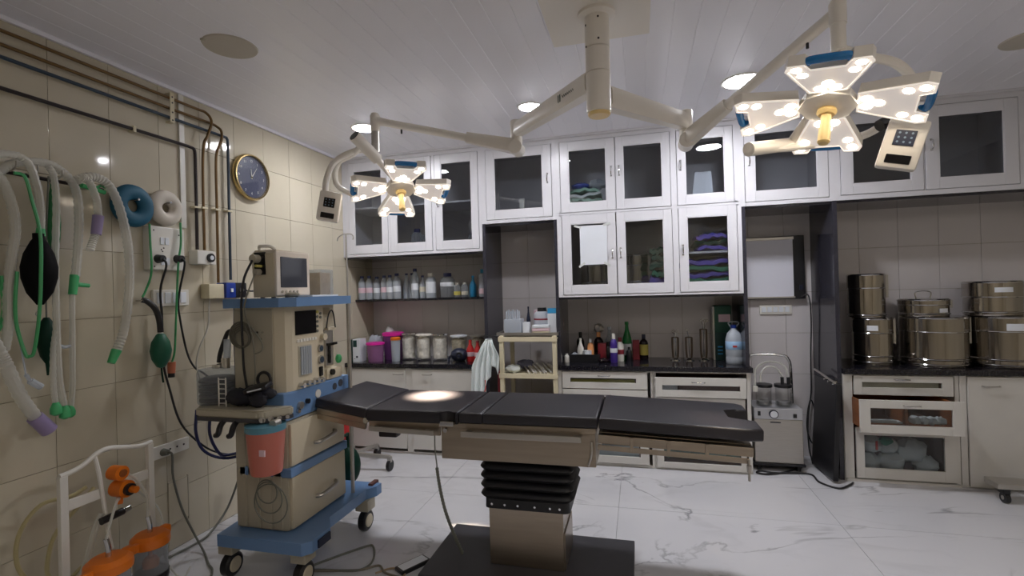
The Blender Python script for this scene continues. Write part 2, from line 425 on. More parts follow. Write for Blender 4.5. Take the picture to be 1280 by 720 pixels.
def cover(x, y, r, label):
    t = thing('ceiling_cover', label, 'ceiling cover', (x, y, ZC))
    MB().lathe([(0.001, -0.006), (r, -0.006), (r + 0.004, 0.0), (0.001, 0.0)], (x, y, ZC), 36).build('disc', M_disc, t)
    MB().box(x - r * 0.5 - 0.012, x - r * 0.5 + 0.012, y - r * 0.9, y - r * 0.9 + 0.01, ZC - 0.01, ZC).build('clip', M_mgrey, t, smooth=0)
cover(-2.005, 2.11, 0.125, 'round beige ceiling cover disc, unlit, above the left wall pipes')
cover(2.12, 3.33, 0.125, 'round grey unlit ceiling cover disc at the far right')

# ================================================================== WALL CABINETS
def handle_v(x, z, y, h=0.075):
    return MB().tube([(x, y, z - h / 2), (x, y - 0.022, z - h / 2 + 0.012), (x, y - 0.028, z), (x, y - 0.022, z + h / 2 - 0.012), (x, y, z + h / 2)], 0.005, 8, 4).box(x - 0.007, x + 0.007, y - 0.003, y, z - h / 2 - 0.006, z - h / 2 + 0.008).box(x - 0.007, x + 0.007, y - 0.003, y, z + h / 2 - 0.008, z + h / 2 + 0.006)
def wall_cabinet(label, x0, x1, z0, z1, doors, shelf=None, mw=M_white):
    t = thing('wall_cabinet', label, 'cabinet', ((x0 + x1) / 2, 4.45, z0))
    e = 0.018
    b = MB()
    b.box(x0, x0 + e, 4.2, YB, z0, z1); b.box(x1 - e, x1, 4.2, YB, z0, z1)
    b.box(x0 + e, x1 - e, 4.2, YB, z0, z0 + e); b.box(x0 + e, x1 - e, 4.2, YB, z1 - e, z1)
    xs = sorted(doors, key=lambda d: d[0])
    # face frame filling between the doors
    zb, zt = min(d[2] for d in doors), max(d[3] for d in doors)
    b.box(x0 + e, x1 - e, 4.2, 4.218, z0 + e, zb - 0.004) ; b.box(x0 + e, x1 - e, 4.2, 4.218, zt + 0.004, z1 - e)
    edges = [x0 + e] + sum([[d[0] - 0.004, d[1] + 0.004] for d in xs], []) + [x1 - e]
    for i in range(0, len(edges), 2):
        if edges[i + 1] > edges[i]: b.box(edges[i], edges[i + 1], 4.2, 4.218, zb - 0.004, zt + 0.004)
    b.build('carcass', mw, t, smooth=0)
    l = MB().box(x0 + e, x1 - e, YB - 0.012, YB - 0.002, z0 + e, z1 - e)
    l.box(x0 + e, x0 + e + 0.003, 4.225, YB - 0.012, z0 + e, z1 - e).box(x1 - e - 0.003, x1 - e, 4.225, YB - 0.012, z0 + e, z1 - e)
    l.box(x0 + e + 0.003, x1 - e - 0.003, 4.225, YB - 0.012, z0 + e, z0 + e + 0.003).box(x0 + e + 0.003, x1 - e - 0.003, 4.225, YB - 0.012, z1 - e - 0.003, z1 - e)
    l.build('lining', M_lining, t, smooth=0)
    for z in (shelf or []):
        MB().box(x0 + e, x1 - e, 4.24, YB - 0.012, z, z + 0.016).build('shelf', M_lining, t, smooth=0)
    for (a, c, za, zb_, hs, ix) in doors:
        iz = 0.075
        d = MB().frame(a, c, za, zb_, a + ix, c - ix, za + iz, zb_ - iz, 4.195, 4.215, 0.0025).build('door', mw, t, smooth=0)
        MB().box(a + ix - 0.004, c - ix + 0.004, 4.204, 4.208, za + iz - 0.004, zb_ - iz + 0.004).build('glass_pane', M_glass, d, smooth=0)
        bd = MB().frame(a + ix, c - ix, za + iz, zb_ - iz, a + ix + 0.008, c - ix - 0.008, za + iz + 0.008, zb_ - iz - 0.008, 4.197, 4.2035, 0.001).build('glazing_bead', mw, d, smooth=0)
        if hs:
            hx = a + ix * 0.45 if hs == 'l' else c - ix * 0.45
            handle_v(hx, (za + zb_) / 2 + (0.02 if z0 > 2 else 0.0), 4.195).build('handle', M_chrome, d)
    return t
wall_cabinet('white wall cabinet with three glass doors in the back left corner', XL + 0.001, -1.333, 1.85, ZC, [(-2.668, -2.262, 1.878, 2.745, 'l' if False else '', 0.055), (-2.235, -1.815, 1.878, 2.745, '', 0.062), (-1.778, -1.366, 1.878, 2.745, 'l', 0.06)], [2.31])
wall_cabinet('white wall cabinet with one wide glass door above the cream rack niche', -1.333, -0.663, 2.09, ZC, [(-1.288, -0.70, 2.122, 2.742, 'r', 0.075)], None)
wall_cabinet('white two-door wall cabinet directly under the ceiling, mid wall, with green bundles', -0.663, 0.302, 2.13, ZC, [(-0.622, -0.163, 2.142, 2.745, 'r', 0.07), (-0.157, 0.275, 2.142, 2.745, 'l', 0.06)], None)
wall_cabinet('narrow white upper cabinet with one glass door and a pale sheet inside', 0.302, 0.80, 2.13, ZC, [(0.328, 0.75, 2.142, 2.745, 'l', 0.062)], None)
wall_cabinet('white two-door wall cabinet of the lower row, paper taped on its glass', -0.663, 0.302, 1.42, 2.13, [(-0.618, -0.170, 1.44, 2.118, 'r', 0.068), (-0.162, 0.278, 1.44, 2.118, 'l', 0.064)], None)
wall_cabinet('narrow white lower-row cabinet with one glass door, purple and green linen inside', 0.302, 0.80, 1.42, 2.13, [(0.330, 0.765, 1.44, 2.118, 'l', 0.062)], [1.75])
wall_cabinet('white wall cabinet above the light box niche, behind the larger surgical lamp', 0.80, 1.448, 2.10, ZC, [(0.833, 1.411, 2.132, 2.74, 'l', 0.07)], None)
wall_cabinet('white wall cabinet with two wide glass doors above the steel drums', 1.448, 2.66, 2.10, ZC, [(1.495, 2.022, 2.138, 2.74, 'r', 0.075), (2.036, 2.588, 2.138, 2.74, 'l', 0.08)], None)
wall_cabinet('plain white wall cabinet at the far right corner beyond the drums', 2.66, XR, 2.10, ZC, [(2.70, 3.30, 2.138, 2.74, 'l', 0.08)], None)

# ================================================================== BASE UNITS
def handle_h(x0, x1, z, y):
    return MB().tube([(x0, y, z), (x0 + 0.01, y - 0.022, z), ((x0 + x1) / 2, y - 0.026, z), (x1 - 0.01, y - 0.022, z), (x1, y, z)], 0.005, 8, 4)
def carcass(t, x0, x1, z0=0.0, z1=0.80, stiles=True):
    b = MB(); e = 0.02
    q = YB - .004
    b.box(x0, x0 + e, 4.2, q, z0 + .001, z1).box(x1 - e, x1, 4.2, q, z0 + .001, z1).box(x0 + e, x1 - e, 4.2, q, z1 - 0.015, z1).box(x0 + e, x1 - e, 4.2, q, z0 + .001, z0 + 0.02).box(x0 + e, x1 - e, q - 0.01, q, z0 + 0.02, z1 - 0.015)
    return b.build('carcass', M_cream, t, smooth=0)
def solid_door(t, a, c, z0, z1, hx0=None, hx1=None, hz=0.742):
    d = MB().box(a, c, 4.18, 4.199, z0, z1, 0.002).build('door', M_cream, t, smooth=0)
    if hx0 is not None: handle_h(hx0, hx1, hz, 4.18).build('handle', M_steel, d)
    return d
def glass_drawer(t, a, c, z0, z1, gx0, gx1, gz0, gz1, hx, hz, pull=0.0, box=M_wood, inner=None):
    y1 = 4.199 - pull; y0 = y1 - 0.02
    d = MB().frame(a, c, z0, z1, gx0, gx1, gz0, gz1, y0, y1, 0.002).build('drawer', M_cream, t, smooth=0)
    MB().box(gx0 - 0.003, gx1 + 0.003, y0 + 0.011, y0 + 0.014, gz0 - 0.003, gz1 + 0.003).build('glass_pane', M_glass, d, smooth=0)
    b = MB().box(a + 0.02, a + 0.035, y1, YB - 0.06, z0 + 0.02, z1 - 0.02).box(c - 0.035, c - 0.02, y1, YB - 0.06, z0 + 0.02, z1 - 0.02)
    b.box(a + 0.035, c - 0.035, y1, YB - 0.06, z0 + 0.02, z0 + 0.03).box(a + 0.035, c - 0.035, YB - 0.075, YB - 0.06, z0 + 0.03, z1 - 0.02)
    b.build('drawer_box', box, d, smooth=0)
    handle_h(hx - 0.05, hx + 0.05, hz, y0).build('handle', M_chrome if pull < 0.1 else M_steel, d)
    if inner: inner(d, y1)
    return d
u = thing('base_cabinet', 'long cream base cabinet with flat doors under the back left counter', 'cabinet', (-2.04, 4.45, 0))
carcass(u, XL + 0.001, -1.34)
MB().box(-2.114, -2.052, 4.19, 4.2, 0.02, 0.80, 0.001).build('stile', M_cream, u, smooth=0)
solid_door(u, -2.715, -2.117, 0.05, 0.785, -2.237, -2.135)
solid_door(u, -2.049, -1.40, 0.05, 0.785, -1.944, -1.85)
def slit_contents(m, a, b, z0, z1):
    def f(d, y): MB().box(a, b, y + 0.01, y + 0.05, z0, z1, 0.003).build('content', m, d, smooth=0)
    return f
u = thing('drawer_cabinet', 'cream cabinet with glazed drawers under the middle counter, left unit', 'cabinet', (-0.3, 4.45, 0))
carcass(u, -0.69, 0.095)
MB().box(-0.688, -0.655, 4.19, 4.2, 0.02, 0.80, 0.001).build('stile', M_cream, u, smooth=0)
glass_drawer(u, -0.65, 0.05, 0.648, 0.79, -0.583, -0.04, 0.700, 0.736, -0.30, 0.758, 0, M_wood, slit_contents(M_yellowlab, -0.58, -0.05, 0.69, 0.72))
glass_drawer(u, -0.65, 0.05, 0.345, 0.64, -0.583, -0.02, 0.42, 0.58, -0.30, 0.60, 0)
glass_drawer(u, -0.65, 0.05, 0.03, 0.335, -0.583, -0.02, 0.09, 0.26, -0.30, 0.295, 0, M_wood, slit_contents(M_linW, -0.56, -0.03, 0.08, 0.17))
u = thing('drawer_cabinet', 'cream glazed drawer cabinet, middle counter right unit, its top drawer slightly open', 'cabinet', (0.46, 4.45, 0))
carcass(u, 0.097, 0.83)
MB().box(0.80, 0.828, 4.19, 4.2, 0.02, 0.80, 0.001).build('stile', M_cream, u, smooth=0)
glass_drawer(u, 0.112, 0.79, 0.60, 0.757, 0.165, 0.745, 0.655, 0.695, 0.44, 0.722, 0.03, M_redwood, slit_contents(M_redwood, 0.29, 0.74, 0.645, 0.70))
MB().box(0.17, 0.285, 4.19, 4.21, 0.652, 0.69, 0.003).build('paper_pack', M_paper, u, smooth=0)
glass_drawer(u, 0.112, 0.785, 0.31, 0.59, 0.165, 0.745, 0.38, 0.53, 0.44, 0.56, 0)
def green_bundle(d, y):
    b = MB()
    for k in range(5): b.blob((0.22 + k * 0.12, y + 0.09, 0.125), 0.075, 0.07, 0.055, 12, 7, 0.25, seed=k)
    b.build('linen', mat('pale_green_linen', srgb(150, 178, 172), 0.85, bump=0.6, bscale=18), d)
glass_drawer(u, 0.112, 0.785, 0.02, 0.30, 0.165, 0.745, 0.065, 0.25, 0.44, 0.275, 0, M_wood, green_bundle)
u = thing('drawer_cabinet', 'cream cabinet with three glazed drawers below the steel drums, middle drawer pulled out', 'cabinet', (1.84, 4.45, 0))
carcass(u, 1.464, 2.19)
MB().box(1.466, 1.525, 4.19, 4.2, 0.02, 0.80, 0.001).box(2.165, 2.19, 4.19, 4.2, 0.02, 0.8, 0.001).box(1.47, 2.19, 4.185, 4.2, 0.0, 0.018, 0.001).build('stile', M_cream, u, smooth=0)
glass_drawer(u, 1.533, 2.155, 0.648, 0.79, 1.585, 2.088, 0.703, 0.742, 1.84, 0.765, 0, M_wood, slit_contents(M_rackc, 1.59, 2.08, 0.69, 0.75))
def tools(d, y):
    b = MB().box(1.565, 1.78, y + 0.03, y + 0.10, 0.475, 0.485, 0.002).box(1.58, 1.74, y + 0.02, y + 0.06, 0.486, 0.497, 0.002)
    for k in range(4): b.blob((1.86 + k * 0.05, y + 0.05, 0.50), 0.035, 0.04, 0.03, 10, 6, 0.4, seed=k + 5)
    b.build('packets', M_linW, d)
    MB().box(1.782, 1.80, y, y + 0.3, 0.475, 0.59).build('divider', M_wood, d, smooth=0)
glass_drawer(u, 1.50, 2.125, 0.415, 0.648, 1.565, 2.055, 0.472, 0.592, 1.815, 0.617, 0.18, M_wood, tools)
def cotton_bags(d, y):
    b = MB()
    for k, (x, z, r) in enumerate([(1.67, 0.26, 0.075), (1.65, 0.13, 0.08), (1.80, 0.13, 0.09), (1.93, 0.22, 0.105), (2.02, 0.12, 0.08), (1.78, 0.25, 0.07)]):
        b.blob((x, y + 0.09, z), r, 0.08, r * 0.85, 14, 8, 0.22, seed=k + 11)
    b.build('cotton_bag', M_linW, d)
    MB().blob((1.755, y + 0.05, 0.29), 0.045, 0.03, 0.035, 12, 7, 0.3, seed=3).build('green_packet', M_linG, d)
    MB().box(1.672, 1.686, y + 0.005, y + 0.012, 0.235, 0.30).build('red_label', M_red, d, smooth=0)
glass_drawer(u, 1.537, 2.16, 0.03, 0.405, 1.59, 2.092, 0.107, 0.35, 1.83, 0.378, 0, M_redwood, cotton_bags)
u = thing('base_cabinet', 'cream base cabinet with one flat door at the far right under the drums', 'cabinet', (2.55, 4.45, 0))
carcass(u, 2.192, 2.90)
MB().box(2.195, 2.235, 4.19, 4.2, 0.02, 0.80, 0.001).build('stile', M_cream, u, smooth=0)
solid_door(u, 2.24, 2.87, 0.012, 0.79, 2.323, 2.425, 0.728)
u = thing('base_cabinet', 'plain cream base cabinet in the right corner beyond the flat-door one', 'cabinet', (3.15, 4.45, 0))
carcass(u, 2.902, XR - 0.001); solid_door(u, 2.91, 3.38, 0.012, 0.79, 2.95, 3.05, 0.728)
def worktop(x0, x1, label):
    return tag(MB().box(x0, x1, 4.165, YB, 0.80, 0.84, 0.004).build('worktop', M_granite, smooth=0), label, 'worktop')
worktop(XL + 0.001, -1.34, 'polished black worktop in the back left corner carrying glass jars')
worktop(-0.71, 0.845, 'polished black worktop in the middle carrying brown and green bottles')
worktop(1.463, XR - 0.001, 'polished black worktop at the right carrying the steel drums')
tag(MB().box(XL + 0.001, -1.339, 4.38, YB, 1.42, 1.44, 0.003).build('wall_shelf', M_granite, smooth=0), 'thin black shelf with a row of clear bottles above the left worktop', 'shelf')

# ================================================================== CABINET CONTENTS
def drum(name, label, c, r, h, lidh=None, bands=(0.2, 0.75), tape=None, grip=False, group=None, tz=0.8):
    t = thing(name, label, 'drum', c, group)
    x, y, z = c
    prof = [(r * 0.3, 0), (r * 0.985, 0), (r, 0.006)]
    for b in bands: prof += [(r, h * b - 0.007), (r + 0.007, h * b - .002), (r + 0.007, h * b + .002), (r, h * b + 0.007)]
    lh = lidh or h * 0.2
    prof += [(r, h - lh)]
    MB().lathe(prof + [(r * 0.3, h - lh)], c, 36).build('body', M_drum, t)
    MB().lathe([(r * 0.3, h - lh + 0.001), (r + 0.004, h - lh + 0.001), (r + 0.004, h - 0.008), (r - 0.003, h), (r * 0.3, h + 0.003), (0.01, h + 0.003)], c, 36).build('lid', M_drum, t)
    for zz in ([h * b_ for b_ in bands] + [h - lh + .006, h - .01]):
        MB().torus((x, y, z + zz), r + .004, .004, 'z', 36, 6).build('rim_band', M_chrome, t)
    # hasp at the right side
    a = 0.15; hx, hy = x + math.cos(-a) * (r + 0.006), y + math.sin(-a) * (r + 0.006)
    MB().box(hx - 0.008, hx + 0.01, hy - 0.02, hy + 0.02, z + h * 0.45, z + h - 0.01, 0.003).build('hasp', M_steel, t, smooth=0)
    if tape:
        a0, a1, zz, hh = tape
        b = MB(); n = 6
        P = [(x + math.cos(a0 + (a1 - a0) * k / n) * (r + 0.0055), y + math.sin(a0 + (a1 - a0) * k / n) * (r + 0.0055)) for k in range(n + 1)]
        for (p, q) in zip(P, P[1:]):
            v = [b.bm.verts.new(Vector(w_)) for w_ in ((p[0], p[1], z + zz), (q[0], q[1], z + zz), (q[0], q[1], z + zz + hh), (p[0], p[1], z + zz + hh))]
            b.bm.faces.new(v)
        b.build('tape_label', M_paper, t)
    if grip:
        b = MB()
        b.tube([(x - 0.045, y, z + h), (x - 0.052, y, z + h + 0.045), (x - 0.02, y, z + h + 0.058), (x + 0.02, y, z + h + 0.058), (x + 0.052, y, z + h + 0.045), (x + 0.045, y, z + h)], 0.004, 8, 4)
        b.build('wire_handle', M_chrome, t)
    return t
A = math.radians
G = None
drum('sterilizing_drum', 'tall steel drum at the bottom of the leftmost stack on the right worktop', (1.755, 4.42, 0.84), 0.13, 0.365, 0.12, (0.08, 0.2), (A(-125), A(-95), 0.27, 0.04))
drum('sterilizing_drum', 'upper steel drum of the leftmost stack, standing on the tall one', (1.722, 4.42, 1.208), 0.122, 0.335, 0.115, (0.06,), None)
drum('sterilizing_drum', 'wide steel drum at the bottom of the middle stack', (2.16, 4.43, 0.84), 0.207, 0.37, 0.115, (0.06, 0.16))
drum('sterilizing_drum', 'low steel drum with a wire handle on top of the middle stack', (2.10, 4.42, 1.213), 0.153, 0.13, 0.05, (0.15,), (A(-80), A(-55), 0.03, 0.03), True)
drum('sterilizing_drum', 'wide steel drum at the bottom of the rightmost stack', (2.60, 4.43, 0.84), 0.207, 0.37, 0.115, (0.06, 0.16), (A(-115), A(-85), 0.27, 0.05))
drum('sterilizing_drum', 'steel drum with a white tape label topping the rightmost stack', (2.535, 4.42, 1.213), 0.165, 0.25, 0.12, (0.1,), (A(-115), A(-80), 0.17, 0.035))
drum('sterilizing_drum', 'steel drum behind the taped paper inside the lower-row cabinet', (-0.36, 4.44, 1.442), 0.135, 0.34, 0.1, (0.3,))
drum('sterilizing_drum', 'steel drum beside the green linen inside the lower-row cabinet', (-0.02, 4.44, 1.442), 0.11, 0.33, 0.1, (0.3,))
def cloth_pile(name, label, x0, x1, z0, n, dz, mats, y0=4.27, y1=4.6, seed=1, cat='linen'):
    t = thing(name, label, cat, ((x0 + x1) / 2, (y0 + y1) / 2, z0)); rd = random.Random(seed)
    for k in range(n):
        o = [rd.uniform(-0.015, 0.015) for _ in range(4)]
        b = MB(); z = z0 + (k + .5) * dz; nn_ = 18; rows_ = []
        for q in range(7):
            yy = y0 + o[2] + (y1 - y0) * q / 6; ee = 1 if 0 < q < 6 else .55
            top = [(x0 + o[0] + (x1 - x0) * a_ / nn_, yy, z + dz * .58 * ee * (1 if 0 < a_ < nn_ else .3) + .010 * math.sin(a_ * .33 + k * 2.3 + q * .5 + seed) + .006 * math.sin(a_ * .9 * (1 + .3 * (k % 3)) + k * 5.1 + seed * 1.7)) for a_ in range(nn_ + 1)]
            bot = [(p[0], yy, p[2] - dz * 1.0 * ee * (1 if 0 < a_ < nn_ else .5)) for a_, p in enumerate(top)]
            bot = [(p[0], p[1], max(z0 + .001, p[2])) for p in bot]
            top = [(p[0], p[1], max(z0 + .004, p[2])) for p in top]
            rows_.append([b.bm.verts.new(p) for p in top + bot[::-1]])
        b.skin(rows_)
        b.build('folded_cloth', mats[k % len(mats)], t)
    return t
cloth_pile('linen_pile', 'dark green folded linen on purple cloth in the lower-row two-door cabinet', 0.105, 0.275, 1.442, 6, 0.062, [M_linP, M_linP, M_linG, mat('dark_green_linen', srgb(22, 74, 62), .9, bump=.5, bscale=14), mat('dark_green_linen', srgb(22, 74, 62), .9), mat('dark_green_linen', srgb(22, 74, 62), .9)], seed=4)
cloth_pile('linen_pile', 'purple and green folded linen stacked low in the narrow lower cabinet', 0.36, 0.74, 1.442, 5, 0.052, [M_linP, M_linG, M_linP, M_linG, M_linP], seed=5)
cloth_pile('linen_pile', 'purple folded linen on the inner shelf of the narrow lower cabinet', 0.47, 0.74, 1.768, 3, 0.045, [M_linP, M_dkgreen, M_linP], seed=6)
cloth_pile('linen_pile', 'pale green wrapped bundles stacked in the upper two-door cabinet', -0.57, -0.28, 2.152, 5, 0.04, [mat('pale_green_wrap', srgb(140, 178, 158), 0.5), M_linW], seed=8)
tag(MB().blob((-0.47, 4.36, 2.385), 0.08, 0.06, 0.035, 14, 8, 0.4, seed=2).build('blue_bag', M_bluep), 'crumpled blue plastic bag on the pale green bundles', 'bag')
tag(MB().blob((-0.32, 4.36, 2.395), 0.08, 0.06, 0.045, 16, 8, 0.5, seed=9).build('clear_bag', M_clearpl2), 'crumpled clear bag beside the blue bag in the upper cabinet', 'bag')
b = MB(); nx = 8
for i in range(nx):
    for j in range(6):
        pass
b.prism([(0.44, 2.152), (0.62, 2.152), (0.60, 2.42), (0.475, 2.42)], 'y', 4.30, 4.33)
tag(b.build('white_sheet', M_paper, smooth=0), 'pale upright sheet inside the narrow upper cabinet', 'sheet')
tag(MB().box(0.37, 0.41, 4.27, 4.33, 2.152, 2.20, 0.01).build('small_pack', M_paper), 'tiny white pack beside the sheet in the narrow upper cabinet', 'box')
t = thing('balance_stand', 'dark instrument with a white upright post in the wide one-door cabinet', 'instrument', (-0.98, 4.4, 2.11))
MB().box(-1.16, -0.80, 4.33, 4.5, 2.112, 2.16, 0.01).box(-1.10, -1.02, 4.3, 4.4, 2.16, 2.20, 0.01).box(-0.93, -0.84, 4.3, 4.4, 2.16, 2.19, 0.01).build('body', M_blackpl, t)
MB().box(-1.01, -0.965, 4.29, 4.32, 2.112, 2.31, 0.003).build('post', M_pvc, t, smooth=0)
# paper taped to the glass
t = thing('taped_paper', 'blank white paper taped inside frame of the lower-row cabinet door', 'paper', (-0.36, 4.184, 1.7))
b = MB()
for i in range(7):
    for j in range(9):
        pass
b.box(-0.468, -0.243, 4.1905, 4.1935, 1.69, 2.02)
b.build('sheet', M_paper, t, smooth=0)
for (x, z, r) in ((-0.485, 2.015, 0.3), (-0.24, 2.025, -0.2), (-0.455, 1.69, -0.6), (-0.245, 1.69, 0.5)):
    MB().box(x - 0.03, x + 0.03, 4.1885, 4.1903, z - 0.009, z + 0.009, R=Matrix.Translation((x, 0, z)) @ Matrix.Rotation(r, 4, 'Y') @ Matrix.Translation((-x, 0, -z))).build('tape', mat('tape', srgb(205, 208, 205), 0.5), t, smooth=0)

# bottles ---------------------------------------------------------------
def bottle(name, label, c, r, h, body, cap, capmat, labmat=None, shape='round', group=None, lz=(0.3, 0.6), cat='bottle', liquid=None):
    t = thing(name, label, cat, c, group); x, y, z = c
    if shape == 'saline':    # shouldered infusion bottle with ring neck
        prof = [(r * .4, 0), (r * .92, 0), (r, h * .04), (r, h * .66), (r * .93, h * .73), (r * .6, h * .82), (r * .42, h * .87), (r * .42, h * .9)]
    elif shape == 'tall':
        prof = [(r * .4, 0), (r * .95, 0), (r, h * .03), (r, h * .5), (r * .9, h * .58), (r * .42, h * .78), (r * .34, h * .92)]
    elif shape == 'squat':
        prof = [(r * .4, 0), (r * .95, 0), (r, h * .05), (r, h * .72), (r * .8, h * .82), (r * .45, h * .86)]
    else:
        prof = [(r * .4, 0), (r * .93, 0), (r, h * .05), (r, h * .65), (r * .8, h * .74), (r * .36, h * .82)]
    ztop = prof[-1][1]; rn = prof[-1][0]
    MB().lathe(prof, c, 18).build('body', body, t)
    MB().lathe([(rn * .9, ztop), (rn * 1.25, ztop), (rn * 1.2, h), (rn * .5, h)], c, 14).build('cap', capmat, t)
    if labmat:
        MB().lathe([(r * 1.012, h * lz[0]), (r * 1.02, h * lz[0] + .001), (r * 1.02, h * lz[1]), (r * 1.012, h * lz[1])], c, 18).build('paper_label', labmat, t)
    return t
names = [(-2.685, 4.42, .034, .235, 'saline', M_pinklab, 'leftmost clear bottle with a pink label on the black shelf'),
 (-2.61, 4.43, .034, .235, 'saline', M_pinklab, 'second clear bottle from the left on the black shelf, pink label'),
 (-2.53, 4.44, .034, .225, 'saline', M_paper, 'third clear bottle from the left on the black shelf, white label'),
 (-2.45, 4.44, .032, .235, 'saline', M_pinklab, 'fourth clear bottle from the left on the black shelf'),
 (-2.38, 4.43, .034, .235, 'saline', M_paper, 'fifth clear bottle from the left on the black shelf'),
 (-2.305, 4.43, .037, .25, 'saline', M_paper, 'sixth clear bottle from the left, larger white label, black shelf'),
 (-2.235, 4.50, .034, .25, 'tall', None, 'clear unlabelled bottle set back after the sixth one, black shelf'),
 (-2.175, 4.50, .034, .25, 'tall', None, 'second clear unlabelled bottle set back on the black shelf'),
 (-2.115, 4.44, .035, .29, 'saline', M_paper, 'tallest clear bottle with dark blue cap on the black shelf'),
 (-2.035, 4.44, .030, .22, 'tall', mat('beige_label', srgb(205, 198, 180), .6), 'slim clear bottle with a beige label on the black shelf')]
for (x, y, r, h, sh, lm, l) in names:
    bottle('saline_bottle', l, (x, y, 1.44), r + .002, h, M_clearpl2, 1, M_navycap, lm, sh, 'bottles on the black shelf', (0.28, 0.5))
bottle('plastic_bottle', 'big clear bottle with large white label, mid black shelf', (-1.945, 4.43, 1.44), .05, .24, M_clearpl2, 1, M_pvc, M_paper, 'squat', 'bottles on the black shelf', (0.2, 0.65))
bottle('plastic_container', 'wide dark-looking clear container right of the big labelled bottle', (-1.78, 4.45, 1.44), .07, .235, M_clearpl, 1, M_navycap, M_paper, 'squat', 'bottles on the black shelf', (0.45, 0.62))
bottle('glass_jar', 'small clear jar with yellowish label on the black shelf', (-1.675, 4.43, 1.44), .032, .14, M_clearpl, 1, M_cordw, M_yellowlab, 'squat', 'bottles on the black shelf', (0.15, 0.4))
bottle('glass_jar', 'small clear jar just left of the teal bottle', (-1.60, 4.43, 1.44), .032, .14, M_clearpl, 1, M_cordw, mat('beige_label', srgb(205, 198, 180), .6), 'squat', 'bottles on the black shelf', (0.15, 0.4))
bottle('teal_bottle', 'teal blue bottle near the right end of the black shelf', (-1.515, 4.43, 1.44), .033, .20, mat('teal_bottle', srgb(22, 110, 150), .3), 1, M_cyan, None, 'tall', 'bottles on the black shelf')
bottle('plastic_bottle', 'clear container with blue lid at the right end of the black shelf', (-1.43, 4.47, 1.44), .04, .26, M_clearpl2, 1, mat('teal_lid', srgb(30, 130, 170), .4), M_pinklab, 'squat', 'bottles on the black shelf', (0.1, 0.3))
# in the left wall cabinet
bottle('plastic_bottle', 'clear bottle with a pink label inside the left wall cabinet', (-2.38, 4.40, 1.87), .05, .22, M_clearpl, 1, M_pvc, M_pinklab, 'squat', None, (0.1, 0.5))
bottle('plastic_bottle', 'clear flask in the middle of the left wall cabinet', (-2.06, 4.40, 1.87), .055, .24, M_clearpl, 1, M_navycap, None, 'squat')
bottle('plastic_bottle', 'clear flask right of the dark-capped one in the left wall cabinet', (-1.94, 4.40, 1.87), .05, .22, M_clearpl, 1, M_pvc, M_paper, 'squat', None, (0.1, 0.35))
bottle('plastic_bottle', 'clear bottle in the third compartment of the left wall cabinet', (-1.50, 4.45, 1.87), .05, .2, M_clearpl, 1, M_navycap, None, 'squat')

# jars on the left worktop ------------------------------------------------
def cotton_jar(c, r, h, label, lidm=M_steel, fill=M_cotton, seed=1, lid=True):
    t = thing('glass_jar', label, 'jar', c, 'glass jars of cotton on the left worktop')
    MB().lathe([(r * .5, 0), (r, 0.002), (r, h * .92), (r * .96, h * .95), (r * .93, h * .95), (r * .95, h * .9), (r * .95, 0.008), (r * .4, 0.008)], c, 22).build('glass', M_clear, t)
    b = MB(); rd = random.Random(seed); rings = []; nr = 12
    for q in range(nr + 1):
        v = q / nr; rr = r * .9 * (1 if v < .85 else max(.25, 1 - (v - .85) * 5))
        rings.append([b.bm.verts.new((c[0] + math.cos(2 * PI * k / 20) * rr * (1 - .16 * rd.random()), c[1] + math.sin(2 * PI * k / 20) * rr * (1 - .16 * rd.random()), c[2] + .012 + h * .88 * v + .008 * rd.random())) for k in range(20)])
    b.skin(rings)
    b.build('cotton_filling', fill, t)
    if lid: MB().lathe([(r * .3, h * .94), (r * 1.04, h * .94), (r * 1.04, h * .99), (r * .2, h)], c, 22).build('lid', lidm, t)
cotton_jar((-2.215, 4.47, .84), .075, .26, 'glass jar with steel lid and boxes inside, leftmost of the cotton jars', M_chrome, M_cotton, 1)
cotton_jar((-2.045, 4.45, .84), .075, .25, 'second glass jar of crumpled cotton from the left', M_cotton, M_cotton, 2)
cotton_jar((-1.875, 4.45, .84), .078, .255, 'third glass jar of cotton, wire clasp on top', M_chrome, M_cotton, 3)
cotton_jar((-1.69, 4.47, .84), .078, .235, 'fourth glass jar of cotton, flat white top, behind the navy kettle', M_paper, mat('wool_filling', srgb(190, 180, 158), .9, bump=.5, bscale=50, var=.3, scale=60), 4)
cotton_jar((-1.50, 4.50, .84), .078, .235, 'fifth, empty-looking glass jar behind the red bottles', M_steel, mat('beige_filling', srgb(170, 160, 140), .9), 5)
def tub(c, r, h, body, lidm, label, nm='plastic_tub'):
    t = thing(nm, label, 'tub', c)
    MB().lathe([(r * .5, 0), (r * .86, 0), (r, h * .9), (r * .95, h * .9), (r * .82, .006), (r * .4, .006)], c, 24).build('body', body, t)
    MB().lathe([(r * .3, h * .88), (r * 1.08, h * .88), (r * 1.08, h * .98), (r * .9, h), (r * .3, h)], c, 24).build('lid', lidm, t)
    MB().blob((c[0], c[1], c[2] + h * .3), r * .6, r * .6, h * .25, 12, 7, .3, seed=int(r * 1000)).build('content', M_linW, t)
tub((-2.49, 4.31, .84), .082, .185, M_pinkcl, M_magenta, 'pink tub with magenta lid, nearer and lower of the two')
tub((-2.40, 4.50, .84), .10, .265, M_purcl, M_magenta, 'purple tub with magenta lid, taller one behind')
tub((-2.29, 4.34, .84), .045, .23, M_clearpl2, M_orange, 'slim clear tub with orange lid beside the first cotton jar')
t = thing('carton_box', 'white carton with dark green patch at the left end of the worktop', 'box', (-2.66, 4.3, .84))
MB().box(-2.695, -2.62, 4.24, 4.36, .84, 1.06, .002).build('body', M_paper, t, smooth=0)
